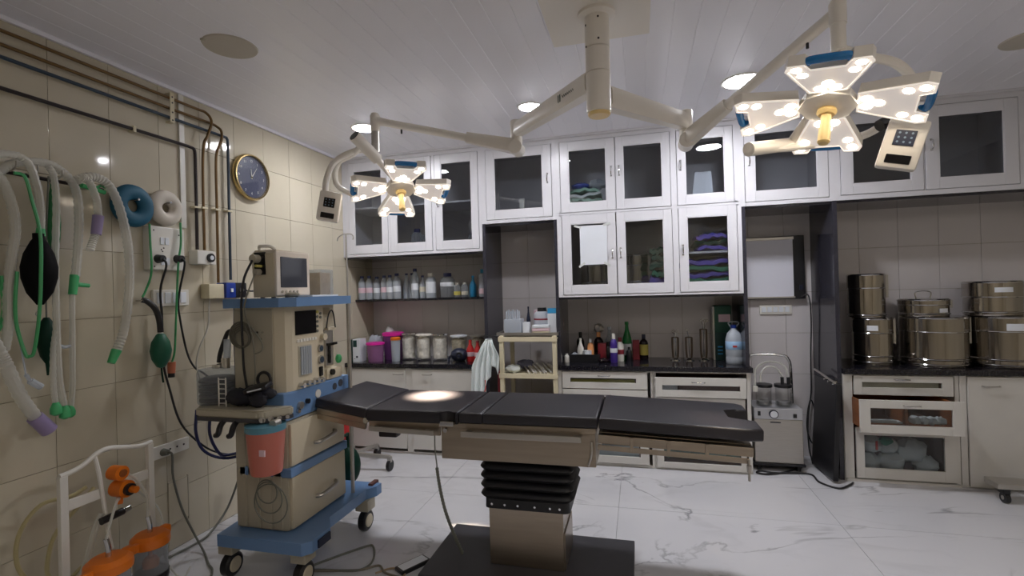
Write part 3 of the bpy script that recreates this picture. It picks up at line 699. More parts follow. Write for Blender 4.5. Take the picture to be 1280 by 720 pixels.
MB().box(-2.73, -2.697, 4.26, 4.36, .84, 1.055, .002).build('side_box', M_dkbox, t, smooth=0)
MB().box(-2.69, -2.65, 4.2385, 4.2405, .985, 1.05).build('green_patch', M_dkbox, t, smooth=0)
MB().box(-2.66, -2.64, 4.2385, 4.2405, .88, .90).box(-2.68, -2.67, 4.2385, 4.2405, .87, .875).build('print_mark', M_navy, t, smooth=0)
tag(MB().blob((-2.58, 4.47, .965), .07, .08, .125, 14, 8, .25, seed=31).build('clear_bag', M_clearpl2), 'crumpled pale plastic bag behind the tubs on the left worktop', 'bag')
tag(MB().blob((-2.49, 4.60, 1.0), .06, .05, .16, 14, 8, .2, seed=33).build('white_bag', M_linW), 'white plastic bag standing at the back of the left worktop', 'bag')
t = thing('kettle', 'round navy blue lidded pot at the front of the left worktop', 'pot', (-1.635, 4.33, .84))
MB().blob((-1.635, 4.33, .905), .082, .07, .065, 18, 10).build('body', M_navy, t)
MB().torus((-1.61, 4.265, .905), .026, .007, 'y', 18, 8).build('front_ring', M_blackpl, t)
MB().tube([(-1.71, 4.33, .90), (-1.735, 4.32, .87), (-1.73, 4.31, .843)], .01, 8, 4).build('spout', M_navy, t)
for k, (x, y) in enumerate(((-1.535, 4.36), (-1.465, 4.37))):
    bottle('red_bottle', ('red bottle with pink label, left one beside the navy pot', 'red bottle just left of the hanging towel')[k], (x, y, .84), .036, .2 - .01 * k, M_red, 1, (M_red, M_crimson)[k], M_pinklab, 'tall', None, (.25, .45))

# ================================================================== CREAM RACK in the niche
t = thing('rack_trolley', 'cream metal three-tier rack standing in the niche', 'rack', (-0.95, 4.32, 0))
for x in (-1.165, -0.70):
    for y in (4.13, 4.50):
        MB().box(x - .018, x + .018, y - .018, y + .018, .05, 1.10, .003).build('leg', M_rackc, t, smooth=0)
        MB().cyl((x - .012, y, .03), (x + .012, y, .03), .03, None, 14).build('castor', M_blackpl, t)
for z in (1.08, .765, .35):
    MB().box(-1.183, -.682, 4.112, 4.518, z - .012, z, .002).box(-1.19, -.675, 4.105, 4.112, z - .03, z + .012, .002).box(-1.19, -.675, 4.518, 4.525, z - .03, z + .012, .002).build('shelf', M_rackc, t, smooth=0)
t = thing('steel_tray', 'shallow grey tray on the top of the cream rack', 'tray', (-.94, 4.3, 1.1))
MB().box(-1.205, -.675, 4.14, 4.50, 1.1, 1.104).box(-1.21, -.67, 4.135, 4.142, 1.1, 1.125).box(-1.21, -.67, 4.498, 4.505, 1.1, 1.125).box(-1.212, -1.205, 4.14, 4.5, 1.1, 1.125).box(-.677, -.67, 4.14, 4.5, 1.1, 1.125).build('pan', M_steel, t, smooth=0)
Z = 1.106
t = thing('plastic_box', 'clear rectangular box of syringes on the cream rack, left', 'box', (-1.09, 4.28, Z))
MB().box(-1.165, -1.01, 4.22, 4.35, Z, Z + .13, .006).build('body', M_clearpl2, t)
b = MB()
for k in range(7): b.cyl((-1.15 + k * .021, 4.25 + .01 * (k % 3), Z + .01), (-1.15 + k * .019, 4.27, Z + .2 + .012 * (k % 2)), .008, None, 8)
b.build('syringes', M_clearpl2, t)
tag(MB().box(-1.0, -.94, 4.24, 4.30, Z, Z + .10, .003).build('small_carton', M_paper, smooth=0), 'small white carton in the middle of the cream rack top', 'box')
bottle('dark_vial', 'slim dark purple bottle at the back of the cream rack top', (-.975, 4.38, Z), .018, .235, M_navy, 1, M_navy, M_pinklab, 'tall', None, (.2, .4))
tag(MB().box(-.925, -.885, 4.38, 4.44, Z, Z + .2, .003).build('pale_pack', M_pinklab, smooth=0), 'upright pale pink pack behind the small carton on the rack', 'box')
bottle('wide_jar', 'wide clear jar with a black lid and red band on the rack', (-.84, 4.33, Z), .075, .225, M_clearpl2, 1, M_blackpl, M_crimson, 'squat', None, (.52, .58))
MB2 = thing('cream_case', 'flat layered cream case in front of the black-lidded jar', 'box', (-.83, 4.22, Z))
for k in range(3): MB().box(-.90, -.755, 4.17, 4.25, Z + k * .028, Z + k * .028 + .024, .004).build('layer', (M_rackc, M_pinklab, M_paper)[k], MB2)
t = thing('tissue_carton', 'tall white carton with blue top at the right of the rack', 'box', (-.735, 4.3, Z))
MB().box(-.775, -.70, 4.25, 4.33, Z, Z + .175, .002).build('body', M_paper, t, smooth=0)
MB().box(-.775, -.70, 4.25, 4.33, Z + .176, Z + .22, .002).build('blue_top', M_cyan, t, smooth=0)
bottle('red_flask', 'dark red bottle hanging at the rack right edge', (-.655 - .03, 4.42, Z), .026, .18, M_crimson, 1, M_blackpl, M_pinklab, 'round', None, (.3, .45))
# second shelf: instruments
for k in range(9):
    x = -1.0 + k * .032 + .008 * math.sin(k * 2.1)
    b = MB().tube([(x - .05, 4.40 - .01 * (k % 3), .772 + .045), (x + .0, 4.3, .772 + .03), (x + .07, 4.15 + .01 * (k % 4), .772 + .004)], .008, 6, 3)
    b.torus((x - .058, 4.42 - .01 * (k % 3), .772 + .05), .012, .003, 'z', 12, 6)
    tag(b.build('forceps', mat('pale_forceps', srgb(215, 212, 205), .3, .3)), 'steel forceps lying among the heap on the rack middle shelf', 'forceps', 'forceps heap on the rack middle shelf')
tag(MB().blob((-1.09, 4.22, .80), .07, .06, .035, 14, 7, .4, seed=17).build('cotton_wad', M_linW), 'white cotton wad at the left of the rack middle shelf', 'cotton')
tag(MB().blob((-1.02, 4.38, .815), .08, .07, .045, 14, 7, .35, seed=18).build('cloth_wad', mat('grey_blue_cloth', srgb(104, 106, 128), .9, bump=.4, bscale=20)), 'crumpled grey blue cloth behind the forceps on the rack', 'cloth')
tag(MB().blob((-.98, 4.3, .435), .16, .12, .07, 16, 8, .3, seed=19).build('olive_bag', mat('olive_cloth', srgb(118, 106, 62), .9, bump=.4, bscale=20)), 'olive cloth bundle on the rack bottom shelf', 'cloth')
tag(MB().blob((-1.06, 4.22, .52), .05, .05, .02, 12, 6, .3, seed=20).build('black_strap', M_blackpl), 'small black strap on the olive bundle', 'strap')
tag(MB().blob((-.77, 4.25, .405), .06, .08, .05, 14, 7, .3, seed=21).build('white_cloth', M_linW), 'white crumpled cloth at the right of the rack bottom shelf', 'cloth')
# hanging towel (draped on a hook of the rack)
t = thing('hanging_towel', 'pale towel hanging in folds on the rack left corner', 'towel', (-1.30, 4.08, .58))
b = MB(); rows = 16; cols = 26; grid = []
for j in range(rows):
    v = j / (rows - 1); row = []
    for i in range(cols):
        s_ = i / (cols - 1); wd = .06 + .20 * min(1, v * 2.0)
        hang = .42 + .09 * math.sin(s_ * 5.5 + .6) + (.03 if 0.3 < s_ < .6 else -.10 if s_ > .75 else 0)
        x = -1.275 + (s_ - .55) * wd - v * .03; y = 4.095 + .018 * math.sin(s_ * 30) * min(1, v * 3 + .2); z = 1.075 - v * hang
        if v < .12: y += .03 * (1 - v / .12)
        row.append(b.bm.verts.new((x, y, z)))
    grid.append(row)
for j in range(rows - 1):
    for i in range(cols - 1): b.bm.faces.new((grid[j][i], grid[j][i + 1], grid[j + 1][i + 1], grid[j + 1][i]))
o = b.build('fabric', M_cloth, t); sm = o.modifiers.new('thickness', 'SOLIDIFY'); sm.thickness = .004
MB().tube([(-1.19, 4.11, 1.09), (-1.24, 4.10, 1.105), (-1.285, 4.10, 1.10), (-1.31, 4.10, 1.09)], .008, 8, 4).build('hook', M_blackpl, t)
MB().tube([(-1.31, 4.085, .72), (-1.305, 4.08, .66), (-1.315, 4.08, .62)], .004, 6, 3).build('red_thread', M_red, t)
tag(MB().box(-1.225, -1.19, 4.18, 4.28, .0, .78, .004).build('board', M_crimson, smooth=0), 'dark red board standing on the floor between cabinet and rack', 'board')

# ================================================================== MIDDLE WORKTOP ITEMS
W0 = .84
t = thing('instrument_tray', 'black rectangular tray of small bottles on the middle worktop', 'tray', (-.48, 4.42, W0))
MB().box(-.605, -.35, 4.36, 4.50, W0, W0 + .006).box(-.605, -.35, 4.355, 4.362, W0, W0 + .07, .002).box(-.605, -.35, 4.498, 4.505, W0, W0 + .07, .002).box(-.61, -.603, 4.355, 4.505, W0, W0 + .07, .002).box(-.352, -.345, 4.355, 4.505, W0, W0 + .07, .002).build('tray_body', M_blackpl, t, smooth=0)
bottle('white_vial', 'tiny white bottle left of the black tray', (-.632, 4.36, W0), .022, .075, M_pvc, 1, M_pvc, None, 'squat')
bottle('white_spray', 'white pointed squeeze bottle standing in the black tray', (-.515, 4.42, W0 + .008), .03, .20, M_pvc, 1, M_pvc, None, 'tall')
tag(MB().cyl((-.455, 4.40, W0 + .008), (-.455, 4.40, W0 + .10), .038, None, 22).build('paper_roll', M_paper), 'short white roll standing in the black tray', 'roll')
bottle('orange_vial', 'orange topped bottle behind the white roll in the tray', (-.43, 4.46, W0 + .008), .03, .19, mat('peach_bottle', srgb(232, 160, 104), .4), 1, M_paper, None, 'round')
tag(MB().blob((-.56, 4.43, W0 + .045), .045, .04, .035, 12, 7, .4, seed=40).build('foil_wrap', M_clearpl2), 'crumpled clear wrap at the left of the black tray', 'wrap')
bottle('dark_bottle', 'dark bottle behind the white squeeze bottle', (-.53, 4.56, W0), .035, .25, M_brownglass, 1, M_blackpl, M_crimson, 'round', None, (.2, .45))
fo = bottle('dark_bottle', 'dark bottle with peach cap and crumpled foil top', (-.365, 4.56, W0), .042, .25, M_brownglass, 1, mat('peach_bottle', srgb(232, 160, 104), .4), None, 'round')

MB().blob((-.36, 4.56, W0 + .285), .045, .04, .04, 14, 8, .5, seed=41).build('foil', M_steel, fo)
tag(MB().box(-.365, -.29, 4.44, 4.50, W0, W0 + .16, .008).build('red_packet', mat('dark_red_packet', srgb(120, 30, 40), .4)), 'glossy dark red packet between the dark bottle and purple bottle', 'packet')
tag(MB().torus((-.31, 4.38, W0 + .02), .04, .014, 'z', 20, 8).build('tape_roll', M_brownglass), 'dark roll of tape lying in front of the red packet', 'tape')
bottle('dark_bottle', 'black bottle just left of the purple bottle', (-.275, 4.48, W0), .035, .17, M_blackpl, 1, M_blackpl, None, 'round')
bottle('clear_bottle', 'clear bottle rising behind the purple bottle', (-.27, 4.62, W0), .04, .29, M_clearpl, 1, M_clearpl2, None, 'tall')
bottle('purple_bottle', 'purple bottle with a white cap and white label', (-.222, 4.38, W0), .032, .25, M_purple, 1, M_pvc, M_paper, 'round', None, (.35, .5))
bottle('white_bottle', 'white bottle with red label beside the purple bottle', (-.172, 4.46, W0), .034, .21, M_pvc, 1, M_crimson, M_crimson, 'round', None, (.3, .5))
bottle('green_bottle', 'tall green glass bottle with a pale label', (-.112, 4.58, W0), .041, .34, M_greenglass, 1, M_greenglass, M_paper, 'tall', None, (.12, .42))
bottle('dark_bottle', 'short black bottle in front of the green glass bottle', (-.095, 4.50, W0), .024, .12, M_blackpl, 1, M_blackpl, None, 'round')
tag(MB().box(-.065, -.005, 4.55, 4.60, W0, W0 + .175, .003).build('red_carton', M_crimson, smooth=0), 'upright dark red carton right of the green bottle', 'box')
bottle('brown_bottle', 'dark brown bottle with a yellow label, rightmost of the bottles', (.033, 4.58, W0), .038, .225, M_brownglass, 1, M_navy, M_yellowlab, 'round', None, (.18, .6))
def forceps_jar(x, label, h, n, tall):
    t = thing('forceps_holder', label, 'forceps holder', (x, 4.55, W0), 'forceps jars on the middle worktop')
    MB().lathe([(.005, 0), (.045, 0), (.045, .008), (.03, .02), (.024, .024), (.02, .024)], (x, 4.55, W0), 20).build('foot', M_chrome, t)
    b = MB()
    for k, dx in enumerate((-.024, .024)): b.tube([(x + dx * .8, 4.55, W0 + .02), (x + dx, 4.55, W0 + .1), (x + dx, 4.55, W0 + h)], .0085, 8, 3)
    b.torus((x, 4.55, W0 + h), .027, .004, 'z', 20, 6)
    b.build('wire_cylinder', mat('brown_steel', srgb(112, 98, 84), .4, .6), t)
    f = MB()
    for k in range(n):
        d = (-.012, .014, .03)[k]
        f.tube([(x - d * .3, 4.55, W0 + .03), (x + d * .3, 4.55, W0 + h), (x + d, 4.55, W0 + tall)], .0035, 6, 3)
        f.torus((x + d * 1.1, 4.55, W0 + tall + .012), .012, .003, 'y', 12, 6)
    f.build('forceps', M_chrome, t)
forceps_jar(.30, 'steel forceps holder, leftmost of three on the middle worktop', .2, 2, .24)
forceps_jar(.414, 'steel forceps holder in the middle, its forceps leaning right', .2, 1, .25)
forceps_jar(.535, 'tallest steel forceps holder, rightmost, next to the green box', .27, 3, .33)
t = thing('storage_box', 'tall dark green box with a pale label at the right of the worktop', 'box', (.695, 4.62, W0))
MB().box(.632, .765, 4.56, 4.68, W0, W0 + .235, .003).build('lower_box', M_dkbox, t, smooth=0)
MB().box(.632, .765, 4.56, 4.68, W0 + .237, W0 + .47, .003).build('upper_box', mat('green_box', srgb(30, 84, 66), .5), t, smooth=0)
MB().box(.662, .757, 4.557, 4.56, W0 + .33, W0 + .395).build('paper_label', M_pinklab, t, smooth=0)
for k in range(3): MB().box(.65, .69, 4.557, 4.56, W0 + .05 + k * .03, W0 + .062 + k * .03).build('print_line', M_cyan, t, smooth=0)
MB().box(.618, .631, 4.58, 4.68, W0, W0 + .46, .001).build('side_sheet', M_pvc, t, smooth=0)
c = (.748, 4.38, W0)
t = thing('water_jug', 'large clear plastic water jug with blue cap and handle', 'jug', c)
prof = [(.02, 0), (.058, 0), (.064, .01), (.064, .05), (.061, .06), (.064, .07), (.064, .12), (.061, .13), (.064, .14), (.064, .2), (.05, .25), (.024, .28), (.02, .295)]
MB().lathe(prof, c, 26).build('body', M_clearpl2, t)
MB().lathe([(.004, .293), (.024, .293), (.024, .318), (.01, .32)], c, 18).build('cap', M_bluep, t)
MB().tube([(c[0] - .02, 4.38, W0 + .30), (c[0] - .04, 4.37, W0 + .335), (c[0] + .0, 4.37, W0 + .345), (c[0] + .04, 4.37, W0 + .335), (c[0] + .02, 4.38, W0 + .30)], .005, 8, 4).build('carry_loop', M_clearpl2, t)
MB().lathe([(.0645, .12), (.0652, .121), (.0652, .185), (.0645, .186)], c, 26).build('paper_label', mat('blue_white_label', srgb(160, 196, 230), .5), t)
MB().box(c[0] - .02, c[0] + .012, 4.3125, 4.3145, W0 + .14, W0 + .155).build('red_mark', M_red, t, smooth=0)

# ================================================================== LIGHT BOX NICHE
t = thing('x_ray_light_box', 'switched-off x-ray light box with a black side strip on the niche wall', 'light box', (1.13, 4.69, 1.35))
MB().box(.895, 1.372, 4.665, YB, 1.352, 1.892, .004).build('housing', M_blackpl, t, smooth=0)
MB().box(.915, 1.282, 4.658, 4.666, 1.372, 1.872, .003).build('viewing_panel', M_viewer, t, smooth=0)
MB().box(.905, 1.29, 4.652, 4.664, 1.86, 1.885, .002).build('clip_rail', M_steel, t, smooth=0)
MB().box(.905, 1.29, 4.652, 4.664, 1.36, 1.375, .002).build('lower_rail', M_steel, t, smooth=0)
MB().box(1.325, 1.352, 4.655, 4.665, 1.43, 1.47, .002).build('switch', M_navy, t, smooth=0)
t = thing('socket_plate', 'long white switch and socket plate under the light box', 'socket', (1.15, 4.71, 1.22))
MB().box(1.02, 1.275, 4.705, YB, 1.222, 1.302, .004).build('plate', M_pvc, t, smooth=0)
for k in range(5): MB().box(1.035 + k * .046, 1.07 + k * .046, 4.700, 4.706, 1.24, 1.285, .002).build('switch', M_paper, t, smooth=0)
# suction machine
def at2(x, y): return (x, y)
t = thing('suction_machine', 'steel cabinet suction machine with two jars in the niche', 'suction machine', (1.03, 4.42, 0))
MB().box(.868, 1.22, 4.30, 4.58, .065, .41, .006).build('cabinet', M_steel, t, smooth=0)
MB().box(.868, 1.22, 4.296, 4.58, .412, .50, .004).build('control_panel', M_mgrey if False else mat('light_steel', srgb(196, 198, 204), .35, .7), t, smooth=0)
MB().cyl((1.01, 4.296, .455), (1.01, 4.282, .455), .034, None, 24).build('gauge_rim', M_navy, t)
MB().cyl((1.01, 4.284, .455), (1.01, 4.278, .455), .027, None, 24).build('gauge_face', M_paper, t)
MB().box(.895, .915, 4.288, 4.297, .44, .475, .002).build('switch', M_blackpl, t, smooth=0)
MB().box(1.15, 1.175, 4.288, 4.297, .43, .46, .002).build('switch', M_blackpl, t, smooth=0)
MB().box(.985, 1.06, 4.295, 4.3, .385, .392).build('logo_plate', M_navy, t, smooth=0)
MB().box(.86, 1.23, 4.29, 4.59, .045, .065, .003).build('base_skirt', M_blackpl, t, smooth=0)
for x in (.90, 1.185):
    for y in (4.33, 4.55): MB().cyl((x - .012, y, .03), (x + .012, y, .03), .03, None, 16).build('castor', M_blackpl, t)
for x in (.965, 1.11):
    c = (x, 4.40, .502)
    j = MB().lathe([(.03, 0), (.056, .002), (.058, .01), (.058, .15), (.054, .15), (.054, .01), (.02, .008)], c, 24).build('jar', M_clear, t)
    MB().lathe([(.01, .15), (.066, .15), (.066, .172), (.02, .178)], c, 24).build('lid', M_blackpl, j)
    MB().cyl((x, 4.40, .51), (x, 4.40, .54), .05, None, 20).build('fluid', mat('cloudy_fluid', srgb(150, 150, 150), .3, trans=.4), j)
for x in (1.10, 1.145): MB().cyl((x, 4.38, .68), (x, 4.38, .735), .013, None, 12).build('nozzle', M_blackpl, t)
b = MB().tube([(.875, 4.50, .50), (.875, 4.50, .80), (.885, 4.50, .87), (.92, 4.50, .90), (1.13, 4.50, .895), (1.18, 4.50, .86), (1.195, 4.50, .78), (1.20, 4.50, .50)], .011, 10, 6)
b.build('push_handle', M_chrome, t)
MB().tube([(.94, 4.38, .69), (.95, 4.40, .76), (1.0, 4.42, .81), (1.07, 4.42, .80), (1.11, 4.40, .73)], .008, 8, 6).build('suction_tube', M_hose, t)
MB().tube([(1.14, 4.38, .73), (1.13, 4.42, .82), (1.02, 4.44, .85), (.92, 4.42, .80), (.90, 4.38, .70), (.895, 4.36, .66)], .008, 8, 6).build('suction_tube', M_hose, t)
MB().cyl((.895, 4.36, .62), (.895, 4.36, .66), .02, None, 14).build('filter', M_pvc, t)
tag(MB().tube([(1.338, 4.66, 1.37), (1.39, 4.65, 1.375), (1.40, 4.64, 1.17), (1.40, 4.68, .83), (1.395, 4.68, .55), (1.36, 4.66, .4), (1.34, 4.62, .25), (1.37, 4.60, .15), (1.40, 4.58, .22), (1.39, 4.58, .42), (1.37, 4.62, .5), (1.34, 4.60, .3), (1.33, 4.55, .12), (1.34, 4.5, .01)], .006, 6, 6).build('power_cord', M_cordb), 'black cord hanging from the light box down the granite partition', 'cord')
tag(MB().tube([(1.235, 4.5, .03), (1.24, 4.42, .009), (1.06, 4.26, .009), (.93, 4.20, .009), (.86, 4.22, .009), (.90, 4.27, .009), (1.0, 4.24, .009), (1.24, 4.26, .009), (1.26, 4.10, .009), (1.35, 4.0, .009), (1.45, 4.08, .009), (1.49, 4.13, .009)], .007, 6, 6).build('power_cord', M_cordb), 'black cord looping on the floor in front of the suction machine', 'cord')
t = thing('folded_stand', 'black folded panel leaning against the granite partition', 'panel', (1.40, 4.35, 0))
X = Matrix.Translation((1.345, 4.20, 0)) @ Matrix.Rotation(math.radians(3.2), 4, 'Y') @ Matrix.Rotation(math.radians(3), 4, 'Z')
MB(X).box(0, .035, -.10, .30, .02, .74, .006).build('board', M_blackpl, t, smooth=0)
MB(X).tube([(-.006, -.09, .745), (-.006, .10, .765), (-.006, .29, .785)], .008, 8, 3).build('top_rod', M_steel, t)
b = MB(X)
for k in range(3): b.cyl((-.02, -.07 + k * .07, .735 + .005 * k), (.04, -.07 + k * .07, .735 + .005 * k), .009, None, 10)
build_each(b, 'bolt', M_chrome, t)
# small trolley foot at the far right
t = thing('trolley_foot', 'grey trolley base corner with black castor at right edge', 'trolley', (2.35, 4.0, 0))
MB().box(2.25, 2.9, 3.92, 4.06, .10, .135, .004).build('base_rail', M_steel, t, smooth=0)
for x in (2.31, 2.85):
    w_ = MB().cyl((x - .014, 3.96, .034), (x + .014, 3.96, .034), .034, None, 18).build('castor', M_blackpl, t)
    MB().box(x - .02, x + .02, 3.94, 4.0, .06, .10, .004).build('fork', M_blackpl, w_, smooth=0)
    MB().cyl((x - .016, 3.96, .034), (x + .016, 3.96, .034), .014, None, 14).build('hub', M_steel, w_)
MB().box(2.80, 2.84, 3.98, 4.02, .145, .82, .004).build('post', M_steel, t, smooth=0)

# ================================================================== CEILING COLUMN AND SURGICAL LAMPS
cx, cy = -.155, 2.345
t = thing('lamp_column', 'cream white ceiling column carrying the two surgical lamp arms', 'lamp column', (cx, cy, ZC))
MB().box(cx - .245, cx + .245, cy - .26, cy + .265, ZC - .012, ZC, .003).build('ceiling_plate', M_lampw, t, smooth=0)
MB().lathe([(.02, -.012), (.088, -.012), (.088, -.026), (.07, -.034), (.02, -.034)], (cx, cy, ZC), 32).build('flange', M_lampw, t)
for (za, zb_) in ((2.765, 2.615), (2.613, 2.50), (2.498, 2.315)):
    s_ = MB().lathe([(.01, zb_), (.052, zb_), (.057, zb_ + .004), (.057, za - .003), (.054, za), (.01, za)], (cx, cy, 0), 32).build('column_section', M_lampw, t)
MB().lathe([(.005, 2.300), (.046, 2.300), (.053, 2.308), (.053, 2.3155), (.01, 2.3155)], (cx, cy, 0), 32).build('end_cap', M_handle, t)
for (a, z) in ((-1.4, 2.74), (-1.4, 2.64), (-2.6, 2.72), (-2.6, 2.62)): 
    p = Vector((cx + math.cos(a) * .056, cy + math.sin(a) * .056, z)); q = p + Vector((math.cos(a), math.sin(a), 0)) * .003
    MB().cyl(p, q, .005, None, 10).build('screw', M_darkpipe, t)
def box_arm(p, q, w0, h0, w1, h1, bev=.012, n=2):
    """tapered rectangular arm"""
    p, q = Vector(p), Vector(q); d = (q - p).normalized(); s = d.cross(Vector((0, 0, 1))).normalized(); u = s.cross(d)
    b = MB(); rings = []
    for c_, w_, h_ in ((p, w0, h0), (q, w1, h1)):
        row = []
        for (sx, sz) in ((-1, -.6), (-.7, -1), (.7, -1), (1, -.6), (1, .6), (.7, 1), (-.7, 1), (-1, .6)):
            row.append(b.bm.verts.new(c_ + s * sx * w_ / 2 + u * sz * h_ / 2))
        rings.append(row)
    return b.skin(rings)
def round_joint(c, r, h, m, parent, name='joint'):
    c = Vector(c)
    return MB().lathe([(r * .3, -h / 2), (r * .9, -h / 2), (r, -h / 2 + .006), (r, h / 2 - .006), (r * .9, h / 2), (r * .3, h / 2)], c, 24).build(name, m, parent)
E1L = Vector((-.70, 2.945, 2.475)); E1R = Vector((.279, 2.87, 2.395))
cL = Vector((cx, cy, 2.475)); cR = Vector((cx, cy, 2.395))
dL = (E1L - cL).normalized(); dR = (E1R - cR).normalized()
arm1 = box_arm(cL + dL * .05, E1L, .085, .10, .06, .085).build('fixed_arm', M_lampw, t)
arm2 = box_arm(cR + dR * .05, E1R, .085, .10, .06, .085).build('fixed_arm', M_lampw, t)
# maker's mark: two green bars and a small dark squiggle on the camera side of the left arm
sL = dL.cross(Vector((0, 0, 1))).normalized()
side = sL if sL.y < 0 else -sL
def on_arm(u, z, off=.0405): return cL + dL * u + side * off + Vector((0, 0, z))
b = MB()
for k in range(2):
    u0 = .285 - k * .016
    vs_ = [b.bm.verts.new(on_arm(*uv)) for uv in ((u0, -.02), (u0 - .009, -.02), (u0 - .009, .018), (u0, .018))]
    b.bm.faces.new(vs_)
b.build('green_logo_bars', mat('logo_green', srgb(20, 70, 55), .5), arm1, smooth=0)
b = MB()
b.tube([on_arm(.245 - .0078 * k, (-.008 if k % 2 else .006) - .001 * k * 0, .0402) for k in range(14)], .0016, 5, 2)
b.build('logo_lettering', mat('logo_grey', srgb(60, 72, 70), .5), arm1)
round_joint(E1L + Vector((0, 0, -.02)), .036, .16, M_lampw, t)
round_joint(E1R + Vector((0, 0, -.02)), .036, .16, M_lampw, t)

RL = Matrix(((0.8306, 0.5199, 0.1994), (0.5568, -0.7793, -0.2873), (0.006, 0.3497, -0.9369)))
RR = Matrix(((0.9413, -0.2815, -0.1863), (-0.319, -0.9223, -0.2182), (-0.1104, 0.2648, -0.958)))
def lamp_head(t, C0, R, power, aim):
    X = Matrix.Translation(C0) @ R.to_4x4()
    hub = MB(X).lathe([(.02, -.045), (.07, -.045), (.098, -.02), (.098, .012), (.06, .022), (.02, .022)], (0, 0, 0), 8).build('lamp_head', M_lampw, t)
    MB(X).lathe([(.01, .02), (.032, .022), (.034, .034), (.026, .044), (.01, .044)], (0, 0, 0), 20).build('handle_collar', M_handle, hub)
    MB(X).lathe([(.01, .044), (.017, .044), (.02, .10), (.021, .155), (.016, .162), (.004, .162)], (0, 0, 0), 20).build('sterile_handle', M_handle, hub)
    dr = .155
    for k, ang in enumerate((90, 0, -90, 180)):
        a = math.radians(ang)
        # petal frame: local u along radius, v sideways, w towards the light direction
        F = X @ Matrix.Rotation(a, 4, 'Z') @ Matrix.Translation((.093, 0, 0)) @ Matrix.Rotation(-math.atan(dr), 4, 'Y')
        Lr = .217 * math.sqrt(1 + dr * dr); ch = .02
        poly = [(0, -.06), (Lr - .03, -.128), (Lr, -.118), (Lr, -.068), (Lr - .038, -.052), (Lr - .038, .052), (Lr, .068), (Lr, .118), (Lr - .03, .128), (0, .06)]
        b = MB(F)
        b.prism(poly, 'z', -.038, .0)
        p_ = b.build('petal_housing', M_lampw, hub, smooth=30)
        # raised clear rim
        inn = [(u * .94 + .006, v * .93) for u, v in poly]
        b = MB(F); n = len(poly)
        A_ = [b.bm.verts.new((u, v, .0)) for u, v in poly]; B_ = [b.bm.verts.new((u, v, .005)) for u, v in poly]; C_ = [b.bm.verts.new((u, v, .005)) for u, v in inn]; D_ = [b.bm.verts.new((u, v, .0)) for u, v in inn]
        for i in range(n):
            j = (i + 1) % n
            b.bm.faces.new((A_[i], A_[j], B_[j], B_[i])); b.bm.faces.new((B_[i], B_[j], C_[j], C_[i])); b.bm.faces.new((C_[i], C_[j], D_[j], D_[i]))
        b._fin(A_ + B_ + C_ + D_)
        b.build('petal_rim', mat('bright_rim', srgb(250, 240, 228), .3, emit=.3, ecol=(1, .9, .8, 1)), hub, smooth=0)
        b = MB(F).prism([(u, v) for u, v in inn], 'z', .0005, .002)
        b.build('petal_lens', M_lens, hub, smooth=0)
        b = MB(F)
        for (u, v, r) in ((.03, -.024, .019), (.03, .024, .019), (.066, 0, .019), (Lr - .075, -.076, .0165), (Lr - .03, -.093, .0165), (Lr - .075, .076, .0165), (Lr - .03, .093, .0165)):
            b.lathe([(.001, .0025), (r, .0025), (r * .9, .0045), (.001, .0045)], (u, v, 0), 16)
        build_each(b, 'led', M_led, hub)
        b = MB(F).tube([(Lr - .034, -.066, -.018), (Lr - .012, -.056, -.018), (Lr - .008, 0, -.018), (Lr - .012, .056, -.018), (Lr - .034, .066, -.018)], .014, 10, 4)
        b.build('blue_grip', M_lampblue, hub)
    li = bpy.data.lights.new('surgical_beam', 'SPOT'); li.energy = power; li.color = (1, .80, .56); li.spot_size = math.radians(16); li.spot_blend = 1.0; li.shadow_soft_size = .05
    lo = bpy.data.objects.new('surgical_beam', li); COL.objects.link(lo)
    p = C0 + R @ Vector((0, 0, .17)); lo.location = p
    lo.rotation_euler = (Vector(aim) - p).to_track_quat('-Z', 'Y').to_euler()
    return hub
LBOX = (-1.854, 2.703, 2.05)
RLOW = [(.994, 2.34, 2.135), (.949, 2.409, 2.115), (.824, 2.398, 2.095), (.64, 2.351, 2.075)]
RCYL = [(.46, 2.235, 2.055), (.66, 2.39, 2.10), (.72, 2.28, 2.20)]
CL = Vector((-1.50, 2.97, 2.185)); CR = Vector((.718, 2.123, 2.17))
# --- left lamp
tL = thing('surgical_lamp', 'smaller-looking four-petal surgical lamp at left in front of the left wall cabinet', 'surgical lamp', (-.70, 2.945, 2.40))
lamp_head(tL, CL, RL, HEAD_SPOT[0], (-1.24, 2.80, .87))
MB().cyl(E1L + Vector((0, -.05, -.11)), E1L + Vector((0, .05, -.11)), .042, None, 24).build('arm_hinge', M_lampw, tL)
SL = Vector((-1.575, 2.795, 2.585)); e = E1L + Vector((0, 0, -.10))
box_arm(e, e.lerp(SL, .35), .075, .085, .05, .06).build('spring_arm', M_lampw, tL)
MB().tube([e.lerp(SL, .33), e.lerp(SL, .7), e.lerp(SL, .9), SL], .024, 12, 3, rf=lambda s_, i: 1.0 + .35 * max(0, s_ - .8) * 5).build('spring_arm_tube', M_lampw, tL)
MB().cyl(e.lerp(SL, .8) + Vector((0, -.02, -.03)), e.lerp(SL, .8) + Vector((0, -.02, -.055)), .006, None, 8).build('cable_clip', M_blackpl, tL)
MB().lathe([(.01, -.07), (.03, -.07), (.03, .03), (.022, .045), (.01, .045)], SL, 22).build('swivel_tube', M_lampw, tL)
MB().lathe([(.005, -.20), (.026, -.20), (.026, -.07), (.005, -.07)], SL, 22).build('vertical_tube', M_steel, tL)
